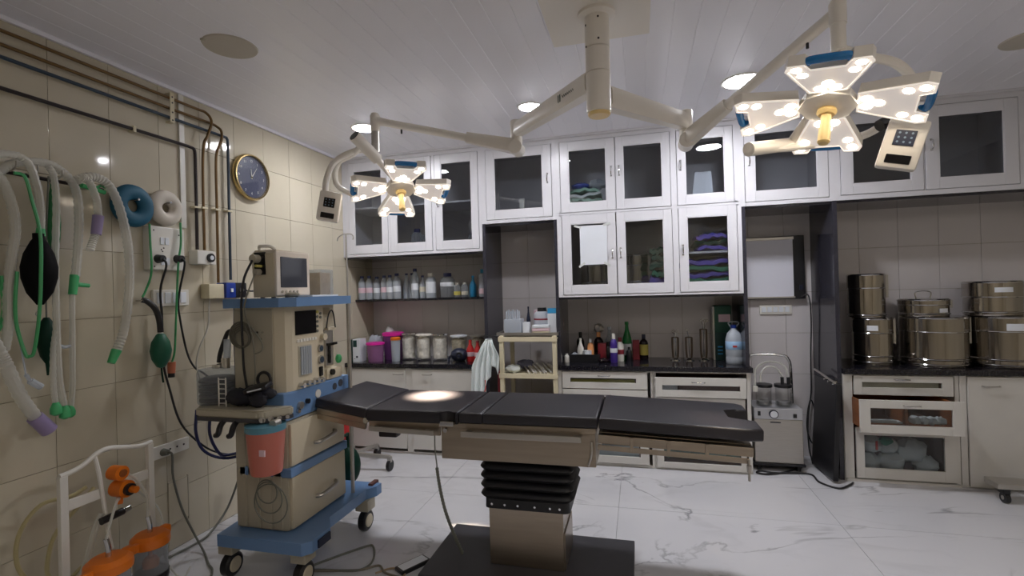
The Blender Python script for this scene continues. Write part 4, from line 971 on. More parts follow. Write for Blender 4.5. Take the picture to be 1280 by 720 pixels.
MB().tube([SL + Vector((0, 0, -.185)), (-1.63, 2.79, 2.405), (-1.72, 2.757, 2.392), (-1.829, 2.729, 2.33), (-1.881, 2.716, 2.221), (-1.889, 2.714, 2.10)], .018, 10, 6).build('yoke_tube', M_lampw, tL)
MB().tube([(-1.62, 2.70, 2.405), (-1.75, 2.80, 2.385), (-1.857, 2.825, 2.36), (-1.914, 2.862, 2.30), (-1.901, 2.866, 2.216), (-1.81, 2.889, 2.158), (-1.72, 2.90, 2.15)], .018, 10, 6).build('yoke_tube', M_lampw, tL)
MB().cyl((-1.62, 2.627, 2.444), (-1.555, 2.78, 2.335), .036, .036, 22).cyl((-1.555, 2.78, 2.335), (-1.505, 2.93, 2.225), .022, .02, 14).build('head_pivot', M_lampw, tL)
MB().cyl((-1.6215, 2.6235, 2.4465), (-1.6195, 2.629, 2.443), .031, None, 22).build('pivot_cap', M_blackpl, tL)
def control_box(t, C_, rz, rx, face):
    X = Matrix.Translation(C_) @ Matrix.Rotation(rz, 4, 'Z') @ Matrix.Rotation(rx, 4, 'Y')
    bx = MB(X).box(-.065, .065, -.03, .03, -.095, .09, .012).build('control_box', M_lampw, t)
    MB(X).box(-.033, .033, -.034, -.029, -.01, .048, .002).build('keypad', M_navy if face else M_screen, bx, smooth=0)
    b = MB(X)
    for i in range(3):
        for j in range(3):
            b.cyl((-.02 + i * .02, -.0345, .003 + j * .017), (-.02 + i * .02, -.0355, .003 + j * .017), .004, None, 10)
    build_each(b, 'keypad_button', mat('button_grey', srgb(120, 140, 160), .4), bx)
    MB(X).box(-.04, .04, -.034, -.029, -.078, -.045, .003).build('lower_window', M_screen, bx, smooth=0)
control_box(tL, Vector(LBOX), .45, .18, False)
# --- right lamp
tR = thing('surgical_lamp', 'larger-looking four-petal surgical lamp at right in front of the far cabinets', 'surgical lamp', (.279, 2.87, 2.32))
lamp_head(tR, CR, RR, HEAD_SPOT[1], (.36, 2.56, .85))
MB().cyl(E1R + Vector((0, -.05, -.11)), E1R + Vector((0, .05, -.11)), .042, None, 24).build('arm_hinge', M_lampw, tR)
SR = Vector((.773, 2.156, 2.535)); e = E1R + Vector((0, 0, -.10))
box_arm(e, e.lerp(SR, .35), .075, .085, .05, .06).build('spring_arm', M_lampw, tR)
MB().tube([e.lerp(SR, .33), e.lerp(SR, .7), e.lerp(SR, .9), SR], .024, 12, 3).build('spring_arm_tube', M_lampw, tR)
MB().cyl(e.lerp(SR, .85) + Vector((0, 0, -.02)), e.lerp(SR, .85) + Vector((0, 0, -.045)), .006, None, 8).build('cable_clip', M_blackpl, tR)
MB().lathe([(.01, -.05), (.03, -.05), (.03, .03), (.022, .045), (.01, .045)], SR, 22).build('swivel_tube', M_lampw, tR)
MB().lathe([(.005, -.15), (.026, -.15), (.026, -.05), (.005, -.05)], SR, 22).build('vertical_tube', M_lampw, tR)
MB().tube([SR + Vector((0, 0, -.14)), (.84, 2.20, 2.385), (.906, 2.222, 2.37), (1.002, 2.246, 2.342), (1.071, 2.285, 2.284), (1.091, 2.321, 2.199), (1.036, 2.308, 2.143), (.959, 2.267, 2.115)], .018, 10, 6).build('yoke_tube', M_lampw, tR)
MB().tube([(.959, 2.267, 2.115)] + RLOW + [RCYL[0]], .016, 10, 6).build('yoke_tube', M_lampw, tR)
MB().cyl((.975, 2.27, 2.125), (.945, 2.262, 2.108), .024, None, 14).build('pivot_ring', M_blackpl, tR)
MB().cyl(RCYL[0], RCYL[1], .029, .028, 20).cyl(RCYL[1], RCYL[2], .02, .02, 14).build('head_pivot', M_lampw, tR)
control_box(tR, Vector((1.0, 2.215, 2.015)), -.35, .30, True)

# ================================================================== OPERATING TABLE
t = thing('operating_table', 'steel operating table with black vinyl pads in the room centre', 'operating table', (-.6, 2.65, 0))
MB().box(-1.14, -.06, 2.33, 2.89, .012, .05, .006).build('base_plate', M_darkbase, t, smooth=0)
for x in (-1.08, -.12):
    for y in (2.38, 2.84): MB().cyl((x, y, 0), (x, y, .012), .03, None, 14).build('foot', M_blackpl, t)
MB().box(-.80, -.405, 2.50, 2.80, .05, .40, .004).build('column_cover', M_steelB, t, smooth=0)
MB().box(-.782, -.398, 2.515, 2.785, .05, .24, .004).build('lower_cover', M_steelB, t, smooth=0)
MB().box(-.78, -.42, 2.52, 2.78, .40, .60, .01).build('inner_column', M_steelB, t, smooth=0)
# bellows
def rrect(hx, hy, r, n=5):
    P = []
    for (sx, sy, a0) in ((1, 1, 0), (-1, 1, 90), (-1, -1, 180), (1, -1, 270)):
        for k in range(n + 1):
            a = math.radians(a0 + 90 * k / n); P.append((sx * (hx - r) + r * math.cos(a), sy * (hy - r) + r * math.sin(a)))
    return P
b = MB(); rings = []
zs = []
N_f = 4; zt_, zb_ = .592, .40; hf = (zt_ - zb_) / N_f
for k in range(N_f):
    z = zt_ - k * hf
    for (f_, dz) in ((-.028, 0), (-.012, -.006), (.0, -.016), (.004, -.024), (.0, -.032), (-.012, -.042)): zs.append((f_, z + dz))
zs += [(-.02, zb_), (-.018, zb_ - .045), (-.018, zb_ - .05)]
for f_, z in zs: rings.append([b.bm.verts.new((-.595 + x, 2.65 + y, z)) for x, y in rrect(.245 + f_, .18 + f_, .05 + min(0, f_))])
b.skin(rings).build('bellows', M_rubber, t)
for x in (-.78, -.71, -.64, -.55, -.47, -.42): MB().cyl((x, 2.493, .372), (x, 2.487, .372), .006, None, 10).build('bolt', M_chrome, t)
# top box frame
MB().box(-1.04, -.225, 2.45, 2.90, .61, .78, .005).build('frame_box', M_steelB, t, smooth=0)
MB().box(-1.05, -.22, 2.435, 2.915, .782, .806, .004).build('seat_plate', M_steelB, t, smooth=0)
for y in (2.40, 2.945):
    b = MB().box(-.91, -.29, y - .006, y + .006, .745, .775, .003)
    for x in (-.88, -.60, -.32): b.box(x - .012, x + .012, min(y, 2.45 if y < 2.6 else 2.90), max(y, 2.45 if y < 2.6 else 2.90), .752, .768)
    b.build('side_rail', M_steel, t, smooth=0)
MB().tube([(-.245, 2.435, .74), (-.243, 2.425, .70), (-.25, 2.425, .66), (-.262, 2.43, .625)], .006, 8, 4).build('release_lever', M_steel, t)
MB().box(-1.04, -.96, 2.425, 2.45, .79, .815, .003).build('hinge_bracket', M_chrome, t, smooth=0)
MB().cyl((-1.01, 2.43, .765), (-1.01, 2.452, .765), .012, None, 14).build('bolt', M_chrome, t)
# leg frame
X = Matrix.Translation((-.21, 0, .79)) @ Matrix.Rotation(math.radians(2.4), 4, 'Y')
for y in (2.46, 2.885):
    b = MB(X).box(0, .70, y - .02, y + .02, -.055, -.012, .003).box(0, .68, y - .028, y - .022, -.085, -.060, .002)
    for x in (.16, .33, .50): b.box(x - .008, x + .008, y - .03, y - .02, -.085, -.012, .001)
    b.build('leg_side_rail', M_steelB, t, smooth=0)
MB(X).box(.0, .70, 2.49, 2.87, -.03, -.012, .002).build('leg_plate', M_steelB, t, smooth=0)
MB().tube([(.462, 2.425, .70), (.462, 2.42, .66), (.462, 2.42, .605)], .006, 8, 3).cyl((.462, 2.42, .675), (.462, 2.42, .645), .01, None, 10).build('clamp_knob', M_steel, t)
# head side frame
XB = Matrix.Translation((-1.045, 0, .785)) @ Matrix.Rotation(math.radians(1.5), 4, 'Y')
b = MB(XB).box(-.42, 0, 2.445, 2.465, -.055, .012, .003).box(-.42, 0, 2.885, 2.905, -.055, .012, .003).box(-.42, 0, 2.465, 2.885, -.01, .008, .002)
b.build('back_frame', M_steelB, t, smooth=0)
b = MB(XB).box(-.40, -.02, 2.405, 2.415, -.045, -.018, .003).box(-.38, -.36, 2.41, 2.45, -.04, -.024).box(-.08, -.06, 2.41, 2.45, -.04, -.024)
b.build('side_rail', M_steel, t, smooth=0)
MB().box(-1.44, -1.33, 2.50, 2.56, .69, .74, .008).build('clamp_block', M_darkpipe, t)
HX = Matrix.Translation((-1.475, 0, .80)) @ Matrix.Rotation(math.radians(9), 4, 'Y')
MB(HX).box(-.315, 0, 2.43, 2.93, -.02, .012, .003).box(-.315, -.0, 2.43, 2.45, -.05, -.02, .002).build('head_frame', M_steelB, t, smooth=0)
MB().cyl((-1.475, 2.425, .80), (-1.475, 2.44, .80), .016, None, 14).build('hinge_bolt', M_chrome, t)
# pads
def pad(name, poly, z0, z1, X=None, bev=.016):
    b = MB(); b.prism(poly, 'z', z0, z1)
    bmesh.ops.bevel(b.bm, geom=[e_ for e_ in b.bm.edges if abs(e_.verts[0].co.z - e_.verts[1].co.z) < 1e-5], offset=bev, segments=4, profile=.6, affect='EDGES')
    if X is not None:
        for v in b.bm.verts: v.co = X @ v.co
    return b.build(name, M_vinyl, t, smooth=50)
Y0, Y1 = 2.42, 2.95
pad('seat_pad', [(-.795, Y0), (-.212, Y0), (-.212, Y1), (-.795, Y1)], .807, .866)
pad('lumbar_pad', [(-.925, Y0), (-.80, Y0), (-.80, Y1), (-.925, Y1)], .807, .866)
nt_ = []
for k in range(9):
    a = math.radians(180 - 180 * k / 8); nt_.append((-.99 + .045 * math.cos(a), Y0 + .035 * math.sin(a)))
pad('back_pad', [(-1.465, Y0)] + nt_ + [(-.932, Y0), (-.932, Y1), (-.98, Y1), (-1.465, Y1)], .80, .866)
pad('head_pad', [(-.32, Y0), (0, Y0), (0, Y1), (-.32, Y1)], .012, .07, HX)
LX = Matrix.Translation((-.205, 0, .80)) @ Matrix.Rotation(math.radians(2.4), 4, 'Y')
nn = []
for k in range(9):
    a = math.radians(-90 - 180 * k / 8); nn.append((.645 + .035 * math.cos(a) - .0, 2.69 - 0 + .09 * math.sin(a) * 1.0))
leg = [(0, Y0), (.66, Y0), (.735, Y0 + .02), (.735, 2.585), (.70, 2.60), (.62, 2.60), (.60, 2.62), (.60, 2.765), (.62, 2.785), (.68, 2.785), (.735, 2.80), (.735, Y1 - .04), (.70, Y1), (0, Y1)]
pad('leg_pad', leg, .008, .066, LX, .014)
MB().tube([(-1.085, 2.47, .74), (-1.078, 2.45, .66), (-1.07, 2.45, .58), (-1.07, 2.45, .56)], .0035, 8, 6).tube([(-1.07, 2.45, .56), (-1.055, 2.45, .45), (-1.03, 2.46, .32), (-1.0, 2.50, .18), (-.975, 2.55, .058)], .010, 8, 14, rf=lambda s_, i: 1.0 if i % 2 else .75).build('coiled_cord', M_cordg, t)
t = thing('hand_control', 'pale hand control lying on the floor beside the table base', 'remote', (-1.24, 2.45, 0))
X = Matrix.Translation((-1.235, 2.47, 0)) @ Matrix.Rotation(math.radians(-32), 4, 'Z')
MB(X).box(-.04, .04, -.09, .09, .0, .022, .006).build('body', M_blackpl, t)
MB(X).box(-.03, .03, -.078, .078, .022, .024, .001).build('keypad', M_paper, t, smooth=0)
GC = 'grey cable tangle on the floor'
def floor_cord(pts, label, m=M_cordg, r=.006): return tag(MB().tube([(x, y, r + .002) for x, y in pts], r, 6, 6).build('floor_cable', m), label, 'cable')
floor_cord([(-1.78, 2.36), (-1.74, 2.42), (-1.60, 2.60), (-1.55, 2.60), (-1.49, 2.50), (-1.475, 2.42), (-1.52, 2.36), (-1.70, 2.33), (-1.85, 2.30)], 'grey cable making a raised loop on the floor by the machine castor')
floor_cord([(-1.80, 2.30), (-1.62, 2.34), (-1.50, 2.37), (-1.42, 2.43), (-1.36, 2.38), (-1.30, 2.36), (-1.22, 2.34), (-1.16, 2.30)], 'grey cable running along the floor towards the table base', mat('tan_cable', srgb(120, 112, 98), .5))
floor_cord([(-1.40, 2.36), (-1.34, 2.42), (-1.27, 2.42), (-1.24, 2.37), (-1.3, 2.33), (-1.45, 2.28)], 'tan cable curl near the hand control', mat('tan_cable2', srgb(165, 140, 110), .5), .005)

# ================================================================== ANAESTHESIA MACHINE
t = thing('anaesthesia_machine', 'beige and blue anaesthesia machine on castors by the left wall', 'anaesthesia machine', (-1.95, 2.5, 0))
MX0, MX1, MY0, MY1 = -2.13, -1.80, 2.20, 2.70
MB().prism([(-2.17, 2.11), (-1.66, 2.11), (-1.625, 2.15), (-1.625, 2.30), (-1.70, 2.40), (-1.70, 2.78), (-1.66, 2.84), (-1.66, 2.90), (-2.24, 2.90)], 'z', .20, .262).build('blue_base', M_mblue, t, smooth=0)
for (x, y) in ((-2.17, 2.20), (-1.72, 2.20), (-1.72, 2.80), (-2.17, 2.80)):
    MB().box(x - .045, x + .045, y - .045, y + .045, .13, .20, .006).build('castor_housing', M_mgrey, t, smooth=0)
    w_ = MB().lathe([(.02, -.026), (.052, -.026), (.062, -.018), (.062, .018), (.052, .026), (.02, .026)], (0, 0, 0), 26, X=Matrix.Translation((x, y, .062)) @ Matrix.Rotation(PI / 2, 4, 'Y') @ Matrix.Rotation(0, 4, 'Z')).build('castor', M_blackpl, t)
    for s_ in (-1, 1): MB().cyl((x + s_ * .026, y, .062), (x + s_ * .031, y, .062), .040, .034, 22).build('wheel_disc', M_mbeige, w_)
    MB().box(x - .014, x + .014, y - .02, y + .02, .115, .135).build('fork', M_mgrey, w_, smooth=0)
MB().box(-1.628, -1.615, 2.19, 2.29, .205, .245, .002).build('brand_plate', M_navy, t, smooth=0)
MB().box(-1.72, -1.69, 2.84, 2.92, .255, .275, .002).build('brown_foot_pad', M_redwood, t, smooth=0)
MB().box(MX0, MX1, MY0, MY1, .262, .84, .02).build('drawer_cabinet', M_mgrey, t)
for (xa, xb) in ((-2.118, -2.06), (-2.045, -1.975), (-1.96, -1.90), (-1.888, -1.835)): MB().box(xa, xb, MY0 - .006, MY0 + .004, .275, .83, .003).build('side_rib', M_mgrey, t, smooth=0)
for (z0, z1, zh) in ((.60, .825, .685), (.272, .545, .385)):
    d = MB().box(MX1 - .004, MX1 + .018, MY0 + .012, MY1 - .008, z0, z1, .012).build('drawer', M_mbeige, t)
    MB().tube([(MX1 + .016, 2.40, zh - .012), (MX1 + .045, 2.42, zh - .008), (MX1 + .052, 2.49, zh), (MX1 + .045, 2.56, zh + .006), (MX1 + .016, 2.58, zh + .008)], .011, 8, 5).build('handle', M_steel, d)
MB().box(MX0 + .03, MX1 + .026, MY0 - .006, MY1 + .004, .548, .596, .006).build('blue_band', M_mblue, t, smooth=0)
# blue control ledge
MB().box(MX0 + .02, MX1 + .004, MY0 - .02, MY1 + .08, .842, .99, .008).build('blue_ledge', M_mblue, t, smooth=0)
for (y, z, r, m_) in ((2.30, .905, .020, M_steel), (2.36, .915, .014, M_blackpl), (2.46, .935, .024, M_pvc), (2.62, .945, .020, M_screen2), (2.68, .955, .022, M_screen2), (2.28, .88, .012, M_chrome)):
    MB().cyl((MX1 + .004, y, z), (MX1 + (.02 if y < 2.4 else .007), y, z), r, None, 18).build('control_knob', m_, t)
# upper body
MB().prism([(MX0 + .02, MY0 + .0), (-1.86, MY0), (-1.815, MY0 + .025), (MX1, MY0 + .06), (MX1, 2.53), (-1.86, 2.56), (-1.86, 2.72), (MX0 + .02, 2.72)], 'z', .99, 1.44).build('upper_cabinet', M_mbeige, t, smooth=20)
MB().box(MX0 + .018, -1.87, MY0 - .004, MY0 + .01, 1.0, 1.43, .002).build('side_panel', M_mgrey, t, smooth=0)
for (x, z) in ((-1.96, 1.31), (-1.93, 1.31), (-1.94, 1.275)): MB().cyl((x, MY0 - .004, z), (x, MY0 - .009, z), .006, None, 10).build('screw', M_chrome, t)
fx = MX1
MB().box(fx, fx + .006, 2.285, 2.46, 1.285, 1.415, .002).build('ventilator_screen', M_screen, t, smooth=0)
b = MB()
for k in range(7): b.box(fx, fx + .006, 2.295 + k * .025, 2.313 + k * .025, 1.245, 1.26, .001)
build_each(b, 'key', M_pvc, t, smooth=0)
MB().cyl((fx, 2.475, 1.403), (fx + .006, 2.475, 1.403), .009, None, 14).build('yellow_button', M_yellowlab, t)
b = MB()
for (y, z) in ((2.475, 1.375), (2.475, 1.347), (2.475, 1.32), (2.475, 1.293), (2.505, 1.392), (2.505, 1.37)): b.cyl((fx, y, z), (fx + .005, y, z), .008, None, 12)
build_each(b, 'grey_button', M_cordg, t)
MB().cyl((fx, 2.515, 1.255), (fx + .025, 2.515, 1.255), .020, None, 20).build('encoder_knob', M_mbeige, t)
fm = MB().box(fx, fx + .004, 2.305, 2.415, 1.055, 1.225, .002).build('flowmeter_panel', M_mgrey, t, smooth=0)
b = MB()
for k in range(5): b.cyl((fx + .009, 2.322 + k * .019, 1.065), (fx + .009, 2.322 + k * .019, 1.218), .006, None, 8)
build_each(b, 'flow_tube', M_clearpl2, fm)
for (y, z, r) in ((2.492, 1.19, .021), (2.495, 1.125, .024)):
    MB().cyl((fx, y, z), (fx + .012, y, z), r, None, 20).build('gauge', M_steel, t)
    MB().cyl((fx + .012, y, z), (fx + .0135, y, z), r * .75, None, 20).build('gauge_face', M_bluepipe, t)
MB().box(fx, fx + .008, 2.48, 2.51, 1.03, 1.085, .004).build('switch', M_screen, t, smooth=0)
b = MB()
for k in range(5):
    b.cyl((fx, 2.31 + k * .042, 1.012 + .006 * (k % 2)), (fx + .035, 2.31 + k * .042, 1.012 + .006 * (k % 2)), .013, None, 12)
build_each(b, 'flow_knob', M_chrome, t)
MB().box(-1.86, -1.81, 2.565, 2.64, 1.075, 1.29, .006).build('vaporizer', M_steel, t, smooth=0)
MB().box(-1.808, -1.80, 2.58, 2.60, 1.09, 1.20, .002).box(-1.82, -1.795, 2.57, 2.66, 1.195, 1.21, .002).build('vaporizer_slot', M_screen, t, smooth=0)
MB().box(-1.83, -1.80, 2.58, 2.66, 1.285, 1.305, .004).build('vaporizer_cap', M_mbeige, t, smooth=0)
MB().box(-1.862, -1.80, 2.60, 2.63, 1.38, 1.42, .004).build('sensor_mount', M_mbeige, t, smooth=0)
MB().tube([(-1.80, 2.56, 1.30), (-1.79, 2.57, 1.38), (-1.79, 2.60, 1.405), (-1.79, 2.62, 1.38), (-1.79, 2.635, 1.30)], .004, 6, 4).build('sensor_wire', M_cordb, t)
MB().box(-1.9, -1.80, 2.56, 2.72, .99, 1.06, .02).build('lower_nose', M_mbeige, t)
MB().cyl((-1.80, 2.60, 1.035), (-1.785, 2.60, 1.035), .018, None, 16).build('outlet', M_screen, t)
MB().blob((-1.82, 2.705, 1.10), .02, .02, .03, 10, 6).build('green_valve', M_greenpl, t)
# top shelf
MB().prism([(-2.125, 2.14), (-1.78, 2.14), (-1.72, 2.20), (-1.72, 2.70), (-1.78, 2.76), (-2.16, 2.76), (-2.16, 2.3)], 'z', 1.442, 1.49).build('blue_top_shelf', M_mblue, t, smooth=0)
MB().cyl((-1.76, 2.73, .25), (-1.76, 2.73, 1.442), .012, None, 14).build('steel_pole', M_steel, t)
MB().cyl((-2.18, 2.73, .25), (-2.18, 2.73, 1.442), .012, None, 14).build('steel_pole', M_steel, t)
# side tray toward the camera
b = MB(); poly = [(-2.38, 2.28), (-2.26, 2.09), (-2.23, 2.06), (-1.85, 2.055), (-1.82, 2.065), (-1.745, 2.17), (-1.745, 2.195), (-2.135, 2.195), (-2.135, 2.42), (-2.38, 2.42)]
b.prism(poly, 'z', .888, .93)
bmesh.ops.bevel(b.bm, geom=b.bm.edges[:], offset=.008, segments=2, affect='EDGES')
b.build('side_tray', M_mgrey, t, smooth=0)
b = MB(); b.prism([(x * .985 - .033, y * .985 + .033) for x, y in poly], 'z', .868, .888); b.build('tray_underside', M_darkbase, t, smooth=0)
MB().tube([(-2.07, 2.08, .875), (-2.07, 2.05, .85), (-2.08, 2.045, .81), (-2.10, 2.05, .80)], .014, 8, 4).build('tube_hook', M_blackpl, t)
MB().tube([(-1.99, 2.08, .875), (-1.99, 2.05, .85), (-2.0, 2.045, .81), (-2.02, 2.05, .80)], .014, 8, 4).build('tube_hook', M_blackpl, t)
b = MB()
for k in range(4): b.cyl((-1.85 + k * .028, 2.095 + k * .026, .885), (-1.83 + k * .028, 2.065 + k * .026, .885), .016 - .002 * k, None, 12)
build_each(b, 'gas_outlet', M_chrome, t)
MB().cyl((-1.775, 2.11, .865), (-1.775, 2.07, .865), .02, None, 16).build('outlet_cap', M_steel, t)
# breathing bellows canister (stands on the tray)
c = (-2.235, 2.21, .932)
t2_ = thing('bellows_canister', 'clear ribbed bellows canister standing on the machine tray', 'canister', c)
MB().lathe([(.03, 0), (.098, 0), (.102, .01), (.102, .165), (.094, .182), (.03, .186)], c, 30).build('clear_dome', M_clearpl, t2_)
prof = []
for k in range(5): prof += [(.078, .004 + k * .026), (.094, .012 + k * .026), (.094, .022 + k * .026)]
MB().lathe([(.02, .003)] + prof + [(.07, .14), (.02, .14)], c, 30).build('rubber_bellows', M_darkbase, t2_)
MB().cyl((c[0] + .05, c[1], c[2] + .185), (c[0] + .05, c[1], c[2] + .24), .022, None, 16).cyl((c[0], c[1], c[2] + .185), (c[0], c[1], c[2] + .205), .03, None, 16).build('valve', M_chrome, t2_)
MB().cyl((c[0] + .06, c[1], c[2] + .24), (c[0] + .065, c[1], c[2] + .34), .018, None, 14).build('filter_cartridge', M_clearpl2, t2_)
b = MB()
for k in range(2): b.box(c[0] + .095 + k * .045, c[0] + .10 + k * .045, c[1] - .10, c[1] - .095, c[2], c[2] + .15)
for k in range(6): b.box(c[0] + .10, c[0] + .14, c[1] - .099, c[1] - .096, c[2] + .015 + k * .025, c[2] + .019 + k * .025)
b.build('scale_ladder', M_pvc, t2_, smooth=0)
tag(MB().tube([(-2.27, 2.25, 1.14), (-2.26, 2.25, 1.19), (-2.225, 2.25, 1.27), (-2.20, 2.25, 1.31), (-2.17, 2.25, 1.31), (-2.165, 2.26, 1.28)], .012, 10, 6).build('black_hose', M_blackpl), 'short black hose arching above the bellows canister', 'hose')
# black cuffs on the tray
t3 = thing('pressure_cuff', 'black blood pressure cuff bundle lying on the machine tray', 'cuff', (-1.98, 2.15, .897))
b = MB()
b.blob((-2.02, 2.14, .945), .085, .05, .045, 16, 9, .25, seed=51).blob((-1.93, 2.16, .965), .10, .045, .04, 16, 9, .25, seed=52).blob((-1.90, 2.12, .94), .05, .03, .04, 12, 8, .3, seed=54)
b.build('cuff_body', mat('black_navy_fabric', srgb(20, 20, 34), .6, bump=.3, bscale=40), t3)
X = Matrix.Translation((-1.90, 2.12, 1.0)) @ Matrix.Rotation(-.22, 4, 'Y') @ Matrix.Rotation(.3, 4, 'X')
MB(X).box(-.07, .07, -.03, .03, -.012, .012, .008).build('bulb_case', M_blackpl, t3)
MB(X).box(-.04, .045, -.035, -.031, -.002, .004).build('white_stripe', M_paper, t3, smooth=0)
MB().torus((-1.905, 2.17, 1.03), .04, .008, 'y', 20, 8).build('hose_loop', M_blackpl, t3)
t3.location.z += .034
# coiled clear hose and cables on machine side
b = MB()
for k in range(5): b.torus((-2.04 + .006 * k, 2.165 - .004 * k, 1.30 - .004 * k), .068 - .006 * k, .005, 'y', 26, 6)
tag(b.build('coiled_tube', mat('grey_clear_tube', srgb(120, 116, 104), .35, trans=.3)), 'coiled clear grey tube hanging on the machine side panel', 'tube')
tag(MB().tube([(-1.955, 2.165, 1.69), (-1.97, 2.125, 1.60), (-1.985, 2.12, 1.50), (-1.99, 2.12, 1.40), (-2.015, 2.15, 1.24), (-2.02, 2.16, 1.12), (-2.0, 2.16, 1.0)], .006, 6, 5).build('sensor_cable', M_cordb), 'black cable running from the monitor down the machine side', 'cable')
tag(MB().tube([(-1.945, 2.17, 1.62), (-1.96, 2.125, 1.50), (-1.975, 2.125, 1.42), (-1.955, 2.15, 1.3), (-1.95, 2.16, 1.1), (-1.97, 2.16, .99)], .004, 6, 5).tube([(-1.975, 2.15, 1.36), (-1.91, 2.16, 1.27), (-1.905, 2.16, 1.22), (-1.95, 2.16, 1.20)], .004, 6, 5).build('sensor_cable', mat('clear_grey_cable', srgb(130, 128, 116), .4)), 'thin grey cable looping over the machine side panel', 'cable')
tag(MB().tube([(-2.20, 2.30, 1.44), (-2.205, 2.30, 1.25), (-2.20, 2.30, 1.0), (-2.20, 2.30, .92)], .009, 8, 4).build('blue_hose', M_navycap), 'dark blue gas hose falling behind the machine', 'hose')
# red jar
c = (-1.842, 2.10, .612)
t4 = thing('suction_jar', 'pink orange suction jar hanging below the machine tray', 'jar', c)
MB().lathe([(.02, 0), (.072, 0), (.076, .01), (.092, .215), (.086, .215), (.07, .012), (.02, .01)], c, 26).build('jar_body', M_orangeclear, t4)
MB().lathe([(.02, .215), (.096, .215), (.096, .245), (.03, .25)], c, 26).build('jar_lid', mat('blue_tinted_lid', srgb(88, 140, 160), .3), t4)
MB().box(c[0] + .03, c[0] + .062, c[1] - .083, c[1] - .077, .72, .75).build('paper_label', M_pinklab, t4, smooth=0)
MB().box(c[0] - .02, c[0] + .02, c[1] + .02, c[1] + .10, .835, .853, .003).build('bracket', M_steel, t4, smooth=0)
b = MB()
for k in range(3): b.torus((-1.87 + .01 * k, 2.13, .50 - .03 * k), .06 + .02 * k, .0035, 'y', 26, 6)
tag(b.build('thin_tube_loops', M_cordg), 'thin grey tube loops hanging under the suction jar', 'tube')
# monitor
t5 = thing('patient_monitor', 'beige patient monitor with dark screen on the machine top', 'monitor', (-1.97, 2.36, 1.49))
MB().prism([(2.215, 1.495), (2.48, 1.495), (2.485, 1.72), (2.46, 1.742), (2.23, 1.748), (2.205, 1.725)], 'x', -1.995, -1.86).build('housing', M_mbeige, t5, smooth=20)
MB().box(-1.862, -1.845, 2.21, 2.482, 1.50, 1.742, .008).build('bezel', mat('light_bezel', srgb(222, 212, 200), .4), t5, smooth=0)
MB().box(-1.846, -1.842, 2.24, 2.455, 1.545, 1.71, .003).build('screen', M_screen2, t5, smooth=0)
b = MB()
for k in range(5): b.cyl((-1.846, 2.25 + k * .03, 1.522), (-1.840, 2.25 + k * .03, 1.522), .007, None, 10)
build_each(b, 'key', M_mgrey, t5)
MB().box(-1.98, -1.91, 2.203, 2.215, 1.615, 1.735, .004).build('module_bay', M_screen, t5, smooth=0)
build_each(MB().cyl((-1.955, 2.205, 1.70), (-1.955, 2.165, 1.70), .022, None, 16).cyl((-1.945, 2.205, 1.63), (-1.945, 2.17, 1.63), .016, None, 14), 'probe_plug', M_mgrey, t5)
MB().cyl((-1.93, 2.20, 1.66), (-1.93, 2.16, 1.66), .007, None, 10).build('yellow_plug', M_yellowlab, t5)
MB().tube([(-1.975, 2.25, 1.742), (-1.975, 2.24, 1.765), (-1.96, 2.24, 1.77), (-1.92, 2.26, 1.768), (-1.90, 2.28, 1.745)], .009, 8, 4).build('carry_handle', M_pvc, t5)
for (x, y) in ((-1.97, 2.25), (-1.9, 2.25), (-1.97, 2.44), (-1.9, 2.44)): MB().cyl((x, y, 1.49), (x, y, 1.498), .012, None, 10).build('rubber_foot', M_blackpl, t5)
t6 = thing('clear_container', 'clear box with beige packets behind the patient monitor', 'container', (-1.97, 2.66, 1.49))
MB().box(-2.08, -1.86, 2.60, 2.73, 1.491, 1.655, .004).build('clear_box', M_clearpl, t6, smooth=0)
MB().box(-2.07, -1.985, 2.61, 2.715, 1.496, 1.63, .004).box(-1.975, -1.87, 2.61, 2.715, 1.496, 1.635, .004).build('packets', mat('beige_packet', srgb(205, 178, 140), .7, var=.2, scale=20), t6, smooth=0)
t6 = tag(MB().box(-1.835, -1.74, 2.36, 2.60, 1.4905, 1.50, .003).build('paper_stack', M_paper, smooth=0), 'white papers lying on the blue machine top before the monitor', 'paper')
tag(MB().blob((-1.80, 2.27, 1.505), .045, .03, .014, 12, 6, .2, seed=61).build('finger_probe', M_mgrey), 'small grey probe lying on the blue machine top', 'probe')
# dark green bag hanging behind the machine
tag(MB().blob((-1.955, 2.985, .33), .085, .075, .13, 20, 12).cyl((-1.955, 2.985, .45), (-1.955, 2.985, .55), .012, None, 10).cyl((-1.955, 2.985, .54), (-1.955, 2.72, .56), .01, None, 10).build('breathing_bag', M_dkgreen), 'dark green round breathing bag behind the drawer cabinet', 'bag')
